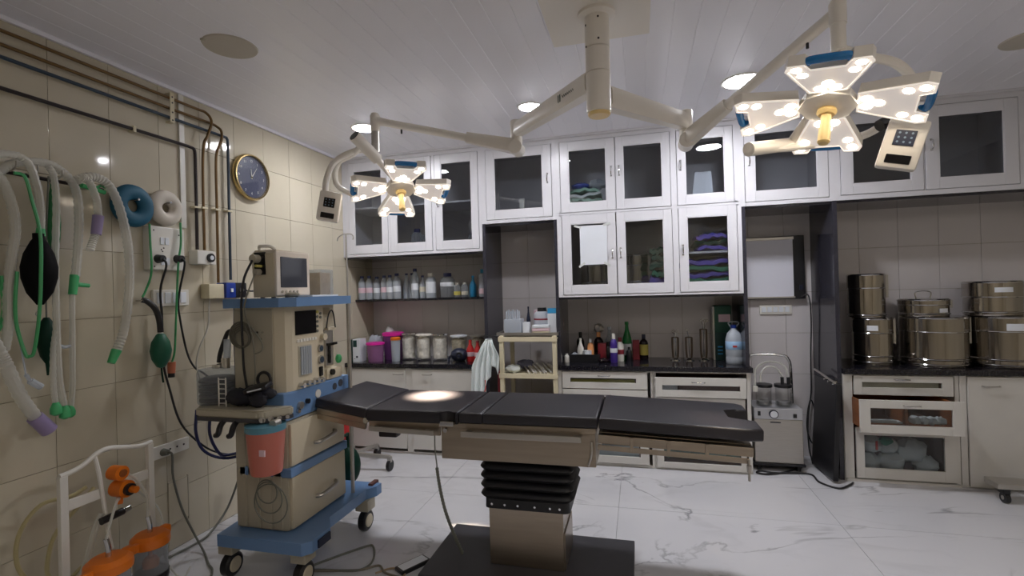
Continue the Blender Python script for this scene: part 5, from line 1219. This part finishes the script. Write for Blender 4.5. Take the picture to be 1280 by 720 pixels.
# IV stand
bx, by = -2.40, 3.72
t = thing('drip_stand', 'steel drip stand with two hooks behind the anaesthesia machine', 'drip stand', (bx, by, 0))
MB().cyl((bx, by, .13), (bx, by, 1.05), .015, None, 14).build('lower_pole', M_steel, t)
MB().cyl((bx, by, 1.05), (bx, by, 2.01), .008, None, 12).build('upper_pole', M_steel, t)
MB().cyl((bx, by, .09), (bx, by, .22), .026, None, 18).build('hub', M_steel, t)
MB().tube([(bx - .085, by, 1.955), (bx - .075, by, 1.985), (bx - .03, by, 2.01), (bx, by, 2.012), (bx + .05, by, 2.008), (bx + .07, by, 1.985), (bx + .065, by, 1.96)], .005, 8, 4).build('hooks', M_steel, t)
for a in (-88, -16, 56, 128, 200):
    a = math.radians(a + 25); ex, ey = bx + math.cos(a) * .33, by + math.sin(a) * .33
    if ex < XL + .04: ex = XL + .05
    l_ = box_arm((bx, by, .14), (ex, ey, .115), .035, .035, .028, .028).build('leg', M_steel, t)
    MB().cyl((ex - .014, ey, .045), (ex + .014, ey, .045), .045, None, 18).build('castor', M_blackpl, l_)
    MB().box(ex - .016, ex + .016, ey - .016, ey + .016, .07, .12, .003).build('fork', M_steel, l_, smooth=0)
bx2 = -2.56
t = thing('red_bin', 'narrow red container behind the machine near the base cabinet', 'bin', (bx2, 3.98, 0))
MB().lathe([(.03, 0), (.065, 0), (.075, .34), (.068, .34), (.058, .01), (.02, .01)], (-2.66, 3.98, 0), 22).build('bin_body', M_red, t)
MB().lathe([(.02, .34), (.08, .34), (.08, .365), (.03, .38)], (-2.66, 3.98, 0), 22).build('bin_lid', M_crimson, t)

# ================================================================== LEFT WALL: PIPES, CLOCK
XW = -2.712
def pipe(label, pts, r, m, zs):
    t = thing('gas_pipe', label, 'pipe', pts[0])
    MB().tube([(XW + x, y, z) for x, y, z in pts], r, 10, 5).build('tube', m, t)
    for (y, z, hor) in zs:
        if hor: MB().box(XL + .0005, XW + .012, y - .008, y + .008, z - r - .008, z + r + .008, .002).build('clamp', M_rackc, t, smooth=0)
        else: MB().box(XL + .0005, XW + .012, y - r - .012, y + r + .012, z - .006, z + .006, .002).build('clamp', M_rackc, t, smooth=0)
    return t
pipe('topmost brown gas pipe along the left wall below the ceiling', [(0, -1.3, 2.715), (0, 1.5, 2.715), (0, 2.42, 2.715), (0, 2.58, 2.715), (.006, 2.625, 2.712), (.015, 2.655, 2.685), (.022, 2.655, 2.64), (.022, 2.62, 2.55), (.012, 2.602, 2.49), (0, 2.60, 2.3), (0, 2.598, 1.81)], .0085, M_brownpipe, [(2.603, 2.083, False)])
pipe('second brown gas pipe of the left wall, bending down past the clock', [(0, -1.3, 2.652), (0, 1.5, 2.652), (0, 2.4, 2.652), (0, 2.66, 2.655), (0, 2.715, 2.65), (.018, 2.738, 2.622), (.021, 2.735, 2.56), (.01, 2.712, 2.49), (0, 2.706, 2.4), (0, 2.704, 2.1), (0, 2.70, 1.60)], .0085, M_brownpipe, [(2.703, 2.087, False)])
pipe('dark blue gas pipe running below the two brown ones', [(0, -1.3, 2.596), (0, 1.5, 2.596), (0, 2.4, 2.596), (0, 2.76, 2.598), (0, 2.80, 2.592), (0, 2.808, 2.56), (0, 2.808, 2.4), (0, 2.806, 2.1), (0, 2.803, 1.62)], .009, M_bluepipe, [(2.806, 2.092, False)])
pipe('lowest black gas pipe of the left wall, ending at the round outlet box', [(0, -1.3, 2.456), (0, 1.5, 2.456), (0, 2.4, 2.456), (0, 2.50, 2.455), (0, 2.538, 2.448), (0, 2.546, 2.41), (0, 2.546, 2.3), (0, 2.546, 2.1), (0, 2.544, 1.81)], .0095, M_darkpipe, [(2.151, 2.456, True), (2.545, 2.079, False)])
t = thing('pipe_bracket', 'pale perforated strip bracket holding the upper three pipes', 'bracket', (XL, 2.38, 2.56))
MB().box(XW + .011, XW + .015, 2.368, 2.396, 2.565, 2.745, .001).box(XL, XW + .013, 2.372, 2.392, 2.735, 2.745).box(XL, XW + .013, 2.372, 2.392, 2.565, 2.575).build('strip', M_rackc, t, smooth=0)
b = MB()
for z in (2.685, 2.627, 2.72, 2.58): b.cyl((XW + .0152, 2.382, z), (XW + .017, 2.382, z), .005, None, 8)
build_each(b, 'bolt', M_darkpipe, t)
# clock
yc, zc = 3.023, 2.372
t = thing('wall_clock', 'round wall clock with gold rim and slate blue face', 'clock', (XL, yc, zc - .16))
F = Matrix.Translation((XL + .001, yc, zc)) @ Matrix.Rotation(PI / 2, 4, 'Z') @ Matrix.Rotation(PI / 2, 4, 'X')   # local x->+Y, y->+Z, z->+X
MB(F).lathe([(.10, 0), (.158, 0), (.168, .012), (.168, .026), (.162, .040), (.154, .042), (.149, .034), (.149, .016), (.10, .016)], (0, 0, 0), 48).build('gold_rim', M_gold, t)
MB(F).lathe([(.01, .017), (.149, .017), (.149, .022), (.01, .022)], (0, 0, 0), 48).build('dial', M_face, t)
def hand(a, l, w_):
    b = MB(F @ Matrix.Rotation(-math.radians(a), 4, 'Z')); b.prism([(-w_, -.012), (w_, -.012), (w_ * .3, l), (-w_ * .3, l)], 'z', .025, .027); return b
hand(-7, .062, .005).build('hour_hand', M_pvc, t, smooth=0); hand(34, .092, .004).build('minute_hand', M_pvc, t, smooth=0)
MB(F).cyl((0, 0, .022), (0, 0, .029), .006, None, 12).build('pin', M_gold, t)
for k in range(1, 13):
    a = math.radians(30 * k)
    cu = bpy.data.curves.new('numeral', 'FONT'); cu.body = str(k); cu.size = .026; cu.align_x = 'CENTER'; cu.align_y = 'CENTER'; cu.extrude = .0006
    tmp = bpy.data.objects.new('numeral_tmp', cu); COL.objects.link(tmp)
    dg = bpy.context.evaluated_depsgraph_get(); me = bpy.data.meshes.new_from_object(tmp.evaluated_get(dg)); bpy.data.objects.remove(tmp)
    me.transform(F @ Matrix.Translation((math.sin(a) * .118, math.cos(a) * .118, .0235))); me.transform(Matrix.Translation(-OFF[t.name]))
    me.materials.clear(); me.materials.append(M_pvc)
    o = bpy.data.objects.new('numeral', me); COL.objects.link(o); o.parent = t
MB(F).cyl((0, 0, .038), (0, 0, .0395), .149, None, 48).build('cover_glass', M_clear, t)

# sockets and switch plates on the left wall
t = thing('socket_board', 'large white socket board with two black plugs under the cushions', 'socket board', (XL, 2.32, 1.67))
MB().box(XL, XL + .045, 2.21, 2.437, 1.672, 1.925, .005).build('plate', M_pvc, t, smooth=0)
b = MB()
for (y, z) in ((2.29, 1.84), (2.32, 1.84), (2.29, 1.72), (2.32, 1.72)): b.box(XL + .045, XL + .05, y - .012, y + .012, z - .02, z + .022, .002)
build_each(b, 'switch', M_paper, t, smooth=0)
b = MB()
for (y, z) in ((2.285, 1.79), (2.30, 1.80), (2.292, 1.78), (2.40, 1.885), (2.24, 1.90), (2.24, 1.69)): b.cyl((XL + .0455, y, z), (XL + .0465, y, z), .0045, None, 8)
build_each(b, 'socket_hole', M_darkpipe, t)
for (y, z) in ((2.262, 1.735), (2.385, 1.74)):
    MB().cyl((XL + .045, y, z), (XL + .085, y, z), .026, .02, 18).build('black_plug', M_blackpl, t)
t = thing('switch_plate', 'white plate with four rocker switches below the socket board', 'switch', (XL, 2.365, 1.457))
MB().box(XL, XL + .02, 2.25, 2.482, 1.458, 1.556, .004).build('plate', M_pvc, t, smooth=0)
for k in range(4): MB().box(XL + .02, XL + .026, 2.268 + k * .051, 2.306 + k * .051, 1.475, 1.54, .003).build('rocker', M_paper, t, smooth=0)
t = thing('gas_outlet_box', 'white box with round black gas outlet below the pipes', 'gas outlet', (XL, 2.575, 1.71))
MB().box(XL, XL + .07, 2.505, 2.645, 1.715, 1.802, .006).build('box', M_pvc, t, smooth=0)
MB().cyl((XL + .07, 2.60, 1.758), (XL + .082, 2.60, 1.758), .028, None, 22).build('outlet_ring', M_blackpl, t)
MB().cyl((XL + .082, 2.60, 1.758), (XL + .086, 2.60, 1.758), .014, None, 16).build('outlet_core', M_paper, t)
t = thing('outlet_box', 'cream outlet box touching the blue valve, pale cord dropping from it', 'gas outlet', (XL, 2.64, 1.49))
MB().box(XL, XL + .07, 2.585, 2.705, 1.495, 1.59, .006).build('box', M_rackc, t)
MB().tube([(-2.70, 2.62, 1.50), (-2.70, 2.61, 1.44), (-2.70, 2.595, 1.306), (-2.70, 2.53, 1.185), (-2.70, 2.505, 1.08), (-2.66, 2.50, .98)], .005, 6, 6).build('pale_cord', M_cordw, t)
t = thing('blue_valve', 'blue gas terminal beside the cream outlet box', 'valve', (XL, 2.745, 1.49))
MB().box(XL, XL + .085, 2.707, 2.79, 1.495, 1.60, .01).build('block', M_bluep, t)
MB().box(XL + .085, XL + .092, 2.74, 2.76, 1.535, 1.56, .002).build('white_mark', M_paper, t, smooth=0)
t = thing('black_valve', 'black gas terminal with lever right of the blue one', 'valve', (XL, 2.85, 1.49))
MB().box(XL, XL + .08, 2.792, 2.89, 1.495, 1.60, .01).build('block', M_blackpl, t)
MB().tube([(XL + .06, 2.88, 1.55), (XL + .08, 2.93, 1.54), (XL + .10, 3.0, 1.545)], .006, 8, 4).build('lever', M_blackpl, t)
MB().cyl((XL + .08, 2.84, 1.55), (XL + .088, 2.84, 1.55), .016, None, 14).build('dial', M_steel, t)
t = thing('socket_strip', 'white three-hole socket strip low on the left wall', 'socket', (XL, 2.34, .57))
MB().box(XL, XL + .02, 2.222, 2.458, .572, .646, .003).build('plate', M_pvc, t, smooth=0)
b = MB()
for k in range(3): b.cyl((XL + .02, 2.33 + k * .045, .61), (XL + .021, 2.33 + k * .045, .61), .006, None, 8)
build_each(b, 'hole', M_darkpipe, t)
MB().cyl((XL + .02, 2.285, .605), (XL + .055, 2.285, .605), .022, .016, 14).build('grey_plug', M_cordg, t)
t = thing('blank_plate', 'blank square cover plate low on the left wall', 'cover plate', (XL, 2.39, .14))
MB().box(XL, XL + .006, 2.325, 2.455, .155, .40, .002).build('plate', M_tileL, t, smooth=0)
MB().box(XL + .0, XL + .008, 2.452, 2.458, .14, .41, .001).box(XL, XL + .008, 2.325, 2.455, .40, .405, .001).build('edge', M_mgrey, t, smooth=0)
CW = -2.70
def wcord(name, pts, r, m, label, cat='cord', n=6, rf=None): return tag(MB().tube(pts, r, n, 6, rf=rf).build(name, m), label, cat)
wcord('power_cord', [(-2.655, 2.262, 1.735), (-2.64, 2.266, 1.69), (CW, 2.277, 1.556), (CW, 2.283, 1.378), (CW, 2.281, 1.145), (CW, 2.317, .975), (CW, 2.389, .743), (-2.66, 2.50, .58), (-2.62, 2.60, .50), (-2.55, 2.72, .46), (-2.35, 2.80, .46)], .006, M_cordb, 'black cord from the left plug sweeping down behind the machine')
wcord('power_cord', [(-2.655, 2.385, 1.74), (-2.64, 2.385, 1.70), (CW, 2.392, 1.5), (CW, 2.40, 1.371), (CW, 2.44, 1.171), (CW, 2.49, 1.07), (-2.68, 2.53, 1.03), (-2.6, 2.57, .95)], .006, M_cordb, 'black cord from the right plug ending beside the canister')
wcord('green_tube', [(-2.68, 2.204, 1.93), (-2.675, 2.202, 1.83), (-2.675, 2.204, 1.656), (CW, 2.19, 1.556), (CW, 2.168, 1.515)], .006, M_hoseg, 'short green tube hanging before the socket board left side', 'tube')
wcord('green_tube', [(-2.68, 2.40, 1.96), (-2.675, 2.395, 1.83), (-2.675, 2.374, 1.70), (CW, 2.372, 1.373), (CW, 2.358, 1.19), (CW, 2.338, 1.12)], .006, M_hoseg, 'long green tube hanging right of the green bulb', 'tube')
t = thing('tube_connector', 'copper coloured connector at the end of the long green tube', 'connector', (CW, 2.335, 1.02))
MB().cyl((CW, 2.336, 1.125), (CW, 2.333, 1.06), .022, .02, 14).build('copper_part', M_orangeD, t)
MB().cyl((CW, 2.333, 1.06), (CW, 2.332, 1.035), .018, None, 12).build('black_end', M_blackpl, t)
t = thing('inflation_bulb', 'green rubber bulb with a curved black hose on the left wall', 'bulb', (-2.66, 2.25, 1.1))
MB().tube([(-2.70, 2.165, 1.50), (-2.69, 2.19, 1.488), (-2.675, 2.222, 1.445), (-2.67, 2.24, 1.38), (-2.67, 2.246, 1.31)], .016, 12, 6).build('black_hose', M_blackpl, t)
MB().lathe([(.006, -.10), (.022, -.092), (.045, -.05), (.054, 0), (.045, .05), (.022, .092), (.012, .10)], (-2.67, 2.245, 1.205), 22).build('bulb_body', M_greenrub, t)
MB().cyl((-2.67, 2.246, 1.30), (-2.67, 2.246, 1.325), .014, None, 12).build('collar', M_pvc, t)
MB().tube([(-2.67, 2.246, 1.11), (-2.67, 2.25, 1.06), (-2.67, 2.255, 1.02)], .005, 8, 3).build('tail_tube', M_dkgreen, t)
MB().box(XL, -2.685, 2.16, 2.17, 1.49, 1.50).build('wall_hook', M_chrome, t, smooth=0)
wcord('grey_cord', [(-2.69, 2.285, .605), (-2.66, 2.29, .59), (-2.68, 2.31, .45), (-2.68, 2.36, .25), (-2.62, 2.38, .10), (-2.50, 2.34, .012), (-2.38, 2.25, .01), (-2.30, 2.20, .01), (-2.22, 2.10, .01)], .006, M_cordg, 'grey cord running from the low socket strip to the floor')
wcord('grey_cord', [(-2.60, 2.75, .38), (-2.64, 2.72, .22), (-2.66, 2.66, .10), (-2.65, 2.52, .02), (-2.65, 2.40, .01), (-2.67, 2.25, .01)], .007, M_cordg, 'grey cord curving down to the skirting behind the machine')
for k in range(2):
    wcord('gas_hose', [(-2.55 + .1 * k, 2.36, .84), (-2.56 + .1 * k, 2.36, .70), (-2.54 + .1 * k, 2.40, .58), (-2.45, 2.48, .52 + .02 * k), (-2.3, 2.58, .56), (-2.18, 2.6, .62)], .009, M_navycap, ('dark blue hose loop below the machine tray, outer one', 'dark blue hose loop below the machine tray, inner one')[k], 'hose')

# cushions
def ring_cushion(y, z, R_, r_, m, label, hookz, flat=.75):
    t = thing('ring_cushion', label, 'cushion', (XL, y, z - R_ - r_))
    X = Matrix.Translation((XL + r_ * flat + .006, y, z)) @ Matrix.Diagonal((flat, 1, 1, 1))
    b = MB(X); b.torus((0, 0, 0), R_, r_, 'x', 36, 14); b.build('foam_ring', m, t)
    MB().cyl((XL, y, hookz), (XL + r_ * 2 * flat + .02, y, hookz), .006, None, 10).build('peg', M_chrome, t)
ring_cushion(2.127, 2.022, .075, .043, M_teal, 'teal blue ring cushion hanging beside the breathing hoses', 2.055)
ring_cushion(2.325, 2.04, .066, .040, M_whitecush, 'off-white ring cushion hanging right of the teal one', 2.07)

# hose rail and breathing circuits
HXp = -2.655
t = thing('hose_rail', 'dark wall rail with metal hooks carrying the breathing hoses', 'rail', (XL, 1.6, 2.08))
MB().tube([(XL + .035, .9, 2.085), (XL + .035, 1.5, 2.085), (XL + .035, 1.975, 2.082)], .009, 8, 2).build('rod', M_darkpipe, t)
for y in (1.0, 1.45, 1.90): MB().box(XL, XL + .04, y - .01, y + .01, 2.07, 2.095, .002).build('bracket', M_steel, t, smooth=0)
for y in (1.56, 1.64, 1.74, 1.84, 1.93): MB().tube([(XL + .035, y, 2.094), (XL + .07, y, 2.085), (XL + .105, y, 2.10), (XL + .11, y, 2.125)], .004, 6, 4).build('hook', M_steel, t)
corr = lambda s_, i: 1.0 if i % 2 else .86
def hose(name, pts, r, m, label, cat='hose', x=-2.655, n=10, sub=10, corrugated=True, dx=None):
    P = [(x + (dx[i] if dx else 0), p[0], p[1]) for i, p in enumerate(pts)]
    return MB().tube(P, r, n, sub, rf=corr if corrugated else None)
def hose_thing(nm, label, base=(XL, 1.6, 1.0), cat='hose'): return thing(nm, label, cat, base)
t = hose_thing('breathing_hose', 'clear corrugated hose at the picture left edge, ending in lilac cuff', (-2.6, 1.55, .9))
hose('', [(1.36, 2.02), (1.44, 2.08), (1.50, 2.04), (1.535, 1.95), (1.55, 1.83), (1.535, 1.70), (1.52, 1.567), (1.515, 1.40), (1.50, 1.30)], .020, 0, '', x=-2.63).build('corrugated_tube', M_hose, t)
hose('', [(1.42, 1.42), (1.465, 1.298), (1.49, 1.233), (1.538, 1.094), (1.593, .985)], .026, 0, '', x=-2.60).build('corrugated_tube', M_hose, t)
MB().cyl((-2.60, 1.585, .995), (-2.60, 1.64, .92), .030, .032, 16).build('lilac_cuff', M_lilac, t)
t = hose_thing('breathing_bag', 'black rubber breathing bag hanging from a clear hose', (-2.6, 1.62, 1.46), 'bag')
hose('', [(1.42, 2.10), (1.508, 2.14), (1.579, 2.125), (1.614, 2.03), (1.627, 1.92), (1.625, 1.83)], .017, 0, '', x=-2.60).build('clear_hose', M_hose, t)
MB().cyl((-2.60, 1.625, 1.845), (-2.60, 1.625, 1.80), .014, .018, 14).build('green_connector', M_greenpl, t)
MB().lathe([(.012, 1.49), (.018, 1.50), (.045, 1.545), (.062, 1.61), (.064, 1.66), (.052, 1.72), (.028, 1.775), (.021, 1.785), (.021, 1.81), (.01, 1.812)], (-2.60, 1.617, 0), 26).build('rubber_bag', M_blackrub, t)
MB().tube([(-2.60, 1.614, 1.495), (-2.60, 1.612, 1.47), (-2.60, 1.611, 1.462)], .004, 6, 2).torus((-2.60, 1.61, 1.450), .010, .0035, 'x', 14, 6).build('hanging_ring', M_steel, t)
t = hose_thing('green_tube', 'long bright green tube looping down in front of the black bag', (-2.6, 1.55, 1.26), 'tube')
MB().tube([(-2.58, 1.52, 2.06), (-2.575, 1.556, 2.05), (-2.565, 1.574, 1.95), (-2.53, 1.58, 1.80), (-2.53, 1.578, 1.60), (-2.535, 1.57, 1.43), (-2.56, 1.565, 1.29), (-2.57, 1.555, 1.268), (-2.58, 1.545, 1.28), (-2.60, 1.53, 1.394), (-2.60, 1.525, 1.498), (-2.60, 1.535, 1.637)], .007, 8, 8).build('tubing', M_hoseg, t)
t = hose_thing('breathing_hose', 'wide clear corrugated hose arching over the rail with green Y-piece', (-2.65, 1.79, .95))
hose('', [(1.50, 2.05), (1.56, 2.115), (1.677, 2.148), (1.758, 2.12), (1.81, 2.05), (1.822, 1.92), (1.815, 1.782), (1.800, 1.62)], .020, 0, '', x=-2.655).build('corrugated_tube', M_hose, t)
MB().cyl((-2.655, 1.797, 1.63), (-2.655, 1.785, 1.535), .019, .017, 14).cyl((-2.655, 1.79, 1.585), (-2.655, 1.86, 1.578), .012, .010, 12).build('y_piece', M_greenpl, t)
MB().tube([(-2.655, 1.783, 1.535), (-2.655, 1.779, 1.3), (-2.655, 1.775, 1.10), (-2.655, 1.765, .99)], .012, 8, 8).build('thin_tube', M_hose, t)
MB().lathe([(.008, .0), (.020, .01), (.022, .03), (.012, .055), (.008, .06)], (-2.655, 1.762, .945), 14).build('green_tip', M_greenpl, t)
MB().tube([(-2.655, 1.78, 1.29), (-2.655, 1.745, 1.285), (-2.655, 1.725, 1.295)], .008, 8, 3).build('side_port', M_clearpl2, t)
t = hose_thing('breathing_hose', 'twin clear hoses hanging before the dark green bag, green tips', (-2.65, 1.69, .9))
hose('', [(1.66, 2.125), (1.682, 2.08), (1.69, 1.95), (1.68, 1.678), (1.679, 1.418), (1.683, 1.159), (1.70, 1.02)], .015, 0, '', x=-2.60).build('clear_hose', M_hose, t)
hose('', [(1.68, 1.40), (1.663, 1.273), (1.66, 1.126), (1.667, 1.04)], .012, 0, '', x=-2.60).build('clear_hose', M_hose, t)
for (y, z) in ((1.704, .955), (1.668, .98)): MB().lathe([(.008, .0), (.022, .01), (.022, .035), (.012, .06), (.008, .065)], (-2.60, y, z), 14).build('green_tip', M_greenpl, t)
t = hose_thing('breathing_bag', 'dark green rubber bag hanging low behind the twin hoses', (-2.68, 1.69, 1.2), 'bag')
MB().lathe([(.004, 1.16), (.008, 1.215), (.026, 1.25), (.038, 1.31), (.036, 1.36), (.022, 1.41), (.01, 1.43)], (-2.68, 1.69, 0), 20).build('rubber_bag', M_dkgreen, t)
MB().tube([(-2.68, 1.69, 1.425), (-2.68, 1.692, 1.70), (-2.66, 1.70, 2.09)], .004, 6, 4).build('hanging_cord', M_cordg, t)
t = hose_thing('breathing_bag', 'slim green leaf-shaped bag hanging on the hose rail', (-2.68, 1.71, 1.68), 'bag')
MB().lathe([(.003, 1.66), (.012, 1.72), (.024, 1.80), (.028, 1.88), (.022, 1.96), (.01, 2.04), (.006, 2.08)], (-2.675, 1.725, 0), 16).build('rubber_bag', mat('mid_green_rubber', srgb(50, 128, 80), .5), t)
t = hose_thing('breathing_hose', 'short clear hose with a lilac connector on the hose rail', (-2.65, 1.84, 1.78))
hose('', [(1.80, 2.10), (1.835, 2.085), (1.866, 2.006), (1.873, 1.92)], .018, 0, '', x=-2.60).build('clear_hose', M_hose, t)
MB().cyl((-2.60, 1.873, 1.925), (-2.60, 1.86, 1.83), .024, .022, 16).build('lilac_connector', M_lilac, t)
hose('', [(1.86, 1.835), (1.846, 1.80), (1.83, 1.75)], .018, 0, '', x=-2.60).build('clear_hose', M_hose, t)
t = hose_thing('breathing_hose', 'thick clear hose hanging left of the teal cushion, one green tip', (-2.65, 2.0, 1.17))
hose('', [(1.80, 2.09), (1.88, 2.125), (1.953, 2.10), (2.005, 2.0), (2.04, 1.85), (2.052, 1.72), (2.05, 1.58), (2.03, 1.42), (2.005, 1.31), (1.972, 1.235)], .023, 0, '', x=-2.64).build('corrugated_tube', M_hose, t)
MB().cyl((-2.64, 1.975, 1.242), (-2.64, 1.945, 1.178), .024, .018, 16).build('green_tip', M_greenpl, t)
b = MB().tube([(-2.66, 1.84, 2.075), (-2.66, 1.89, 2.07), (-2.66, 1.95, 2.06)], .012, 8, 4).tube([(-2.66, 1.90, 2.07), (-2.66, 1.93, 2.09), (-2.66, 1.955, 2.085)], .006, 8, 4)
tag(b.build('green_mask_strap', M_greenpl), 'small green connector lying on the right end of the rail', 'connector')
wcord('green_tube', [(-2.64, 1.50, 1.62), (-2.64, 1.51, 1.50), (-2.64, 1.50, 1.42), (-2.64, 1.47, 1.36)], .010, M_hoseg, 'short green tube at the picture left edge', 'tube')
tag(MB().cyl((-2.58, 1.56, 1.16), (-2.58, 1.60, 1.125), .014, None, 10).cyl((-2.58, 1.56, 1.16), (-2.58, 1.545, 1.19), .008, None, 8).tube([(-2.60, 1.53, 1.40), (-2.59, 1.54, 1.28), (-2.58, 1.545, 1.19)], .004, 6, 3).build('clear_connector', M_clearpl2), 'clear plastic elbow connector hanging under the green tube loop', 'connector')

# ================================================================== SUCTION TROLLEY (lower left)
FX = -2.47
t = thing('suction_trolley', 'white tubular suction trolley frame at the lower left corner', 'trolley', (FX, 1.8, 0))
b = MB().tube([(FX, 1.60, .115), (FX, 1.60, .60), (FX, 1.603, .735)], .014, 8, 2)
MB().box(FX - .012, FX + .012, 1.585, 1.618, .038, .735, .004).build('side_post', M_pvc, t, smooth=0)
MB().box(FX - .012, FX + .012, 1.985, 2.015, .038, .755, .004).build('side_post', M_pvc, t, smooth=0)
b.bm.free()
MB().tube([(FX, 1.59, .738), (FX, 1.64, .742), (FX, 1.69, .757), (FX, 1.745, .788), (FX, 1.80, .796), (FX, 1.88, .776), (FX, 1.95, .760), (FX, 2.012, .762)], .011, 10, 6).build('top_rail', M_pvc, t)
MB().box(FX - .006, FX + .006, 1.615, 1.76, .575, .622, .003).build('cross_plate', M_pvc, t, smooth=0)
MB().box(FX - .006, FX + .006, 1.86, 1.99, .582, .630, .003).build('cross_plate', M_pvc, t, smooth=0)
MB().box(FX - .02, FX + .30, 1.58, 2.02, .018, .038, .006).build('base_tray', M_pvc, t, smooth=0)
for (x, y) in ((FX, 1.62), (FX + .27, 1.62), (FX, 1.98), (FX + .27, 1.98)): MB().cyl((x, y, 0), (x, y, .018), .02, None, 16).build('rubber_foot', M_blackpl, t)
MB().tube([(FX, 1.735, .785), (FX + .01, 1.745, .70), (FX + .01, 1.755, .62), (FX + .01, 1.77, .50), (FX + .02, 1.775, .40), (FX + .03, 1.78, .33)], .009, 8, 5).build('white_strap', M_pvc, t)
MB().tube([(FX, 1.76, .50), (FX + .01, 1.72, .44), (FX + .02, 1.68, .33), (FX + .02, 1.65, .26)], .014, 8, 5).build('clear_tube', M_hose, t)
t2_ = t
MB().cyl((FX + .0, 1.815, .675), (FX + .06, 1.815, .675), .034, None, 22).build('upper_dial', M_orange, t2_)
MB().cyl((FX + .06, 1.818, .675), (FX + .064, 1.818, .675), .018, None, 18).build('dial_face', mat('brown_dial', srgb(150, 84, 40), .4), t2_)
MB().cyl((FX + .0, 1.83, .595), (FX + .07, 1.83, .595), .040, None, 22).cyl((FX + .03, 1.825, .56), (FX + .03, 1.82, .525), .014, None, 12).build('regulator_body', M_orange, t2_)
MB().cyl((FX + .07, 1.835, .592), (FX + .085, 1.835, .592), .028, None, 20).build('knob_ring', M_blackpl, t2_)
MB().cyl((FX + .085, 1.838, .592), (FX + .115, 1.838, .592), .016, None, 16).build('orange_knob', M_orange, t2_)
MB().cyl((FX + .03, 1.735, .478), (FX + .03, 1.835, .483), .017, None, 16).build('black_grip', M_blackpl, t)
MB().cyl((FX + .03, 1.835, .483), (FX + .03, 1.868, .487), .016, .014, 14).build('chrome_end', M_chrome, t)
def suction_bottle(x, y, z0, label, r=.078):
    c = (x, y, z0)
    tt = thing('suction_bottle', label, 'bottle', c)
    MB().lathe([(.02, 0), (r * .9, 0), (r * .93, .01), (r * .93, .26), (r * .88, .26), (r * .88, .012), (.02, .01)], c, 26).build('clear_jar', M_clearpl, tt)
    MB().lathe([(.02, .262), (r * 1.05, .262), (r * 1.08, .275), (r * 1.05, .30), (r * .8, .318), (.02, .322)], c, 26).build('orange_lid', M_orange, tt)
    build_each(MB().box(x + .0, x + .03, y - r * 1.5, y - r * .9, z0 + .265, z0 + .305, .008).box(x - .02, x + .02, y + r * .8, y + r * 1.25, z0 + .28, z0 + .32, .008), 'lid_lug', M_orange, tt)
    MB().lathe([(.012, .15), (.034, .155), (.036, .18), (.026, .20), (.012, .205)], c, 18).cyl((x, y, z0 + .2), (x, y, z0 + .26), .008, None, 8).build('float_valve', M_orange, tt)
    MB().tube([(x, y, z0 + .32), (x, y, z0 + .36), (x - .005, y - .005, z0 + .40)], .011, 10, 3).build('chrome_neck', M_chrome, tt)
    MB().lathe([(r * .95, .10), (r * .97, .101), (r * .97, .13), (r * .95, .131)], c, 26).build('black_band', M_blackpl, tt)
    return tt
suction_bottle(FX + .12, 1.895, .04, 'suction bottle with orange lid, right one on the trolley')
suction_bottle(FX + .16, 1.67, .045, 'suction bottle with orange lid, nearer left one on the trolley', .085)
wcord('suction_tube', [(FX + .115, 1.89, .435), (FX + .10, 1.90, .53), (FX + .04, 1.905, .60), (FX + .01, 1.88, .645), (FX + .02, 1.86, .665)], .006, M_hose, 'clear tube between the right bottle and the regulator', 'tube', 8)
wcord('suction_tube', [(FX + .155, 1.665, .44), (FX + .12, 1.72, .52), (FX + .05, 1.80, .56), (FX + .03, 1.82, .535)], .006, M_hose, 'clear tube between the left bottle and the regulator', 'tube', 8)
m_y = mat('yellowed_tube', srgb(196, 184, 140), .35, trans=.2)
wcord('coiled_hose', [(-2.60, 1.72, .10), (-2.60, 1.60, .22), (-2.61, 1.52, .36), (-2.62, 1.53, .50), (-2.60, 1.60, .60), (-2.57, 1.70, .60), (-2.56, 1.76, .62)], .009, m_y, 'yellowed hose looping behind the white frame, outer loop', 'hose', 8)
wcord('coiled_hose', [(-2.57, 1.80, .60), (-2.56, 1.72, .54), (-2.57, 1.63, .45), (-2.57, 1.60, .30), (-2.57, 1.66, .22), (-2.58, 1.75, .25)], .009, m_y, 'yellowed hose looping behind the white frame, inner loop', 'hose', 8)
wcord('thin_hose', [(-2.58, 1.98, .55), (-2.55, 2.02, .48), (-2.50, 2.06, .40), (-2.45, 2.05, .30), (-2.42, 2.03, .15), (-2.40, 2.1, .012), (-2.45, 2.2, .01)], .005, M_hose, 'thin clear tube hanging right of the white frame to the floor', 'tube', 8)
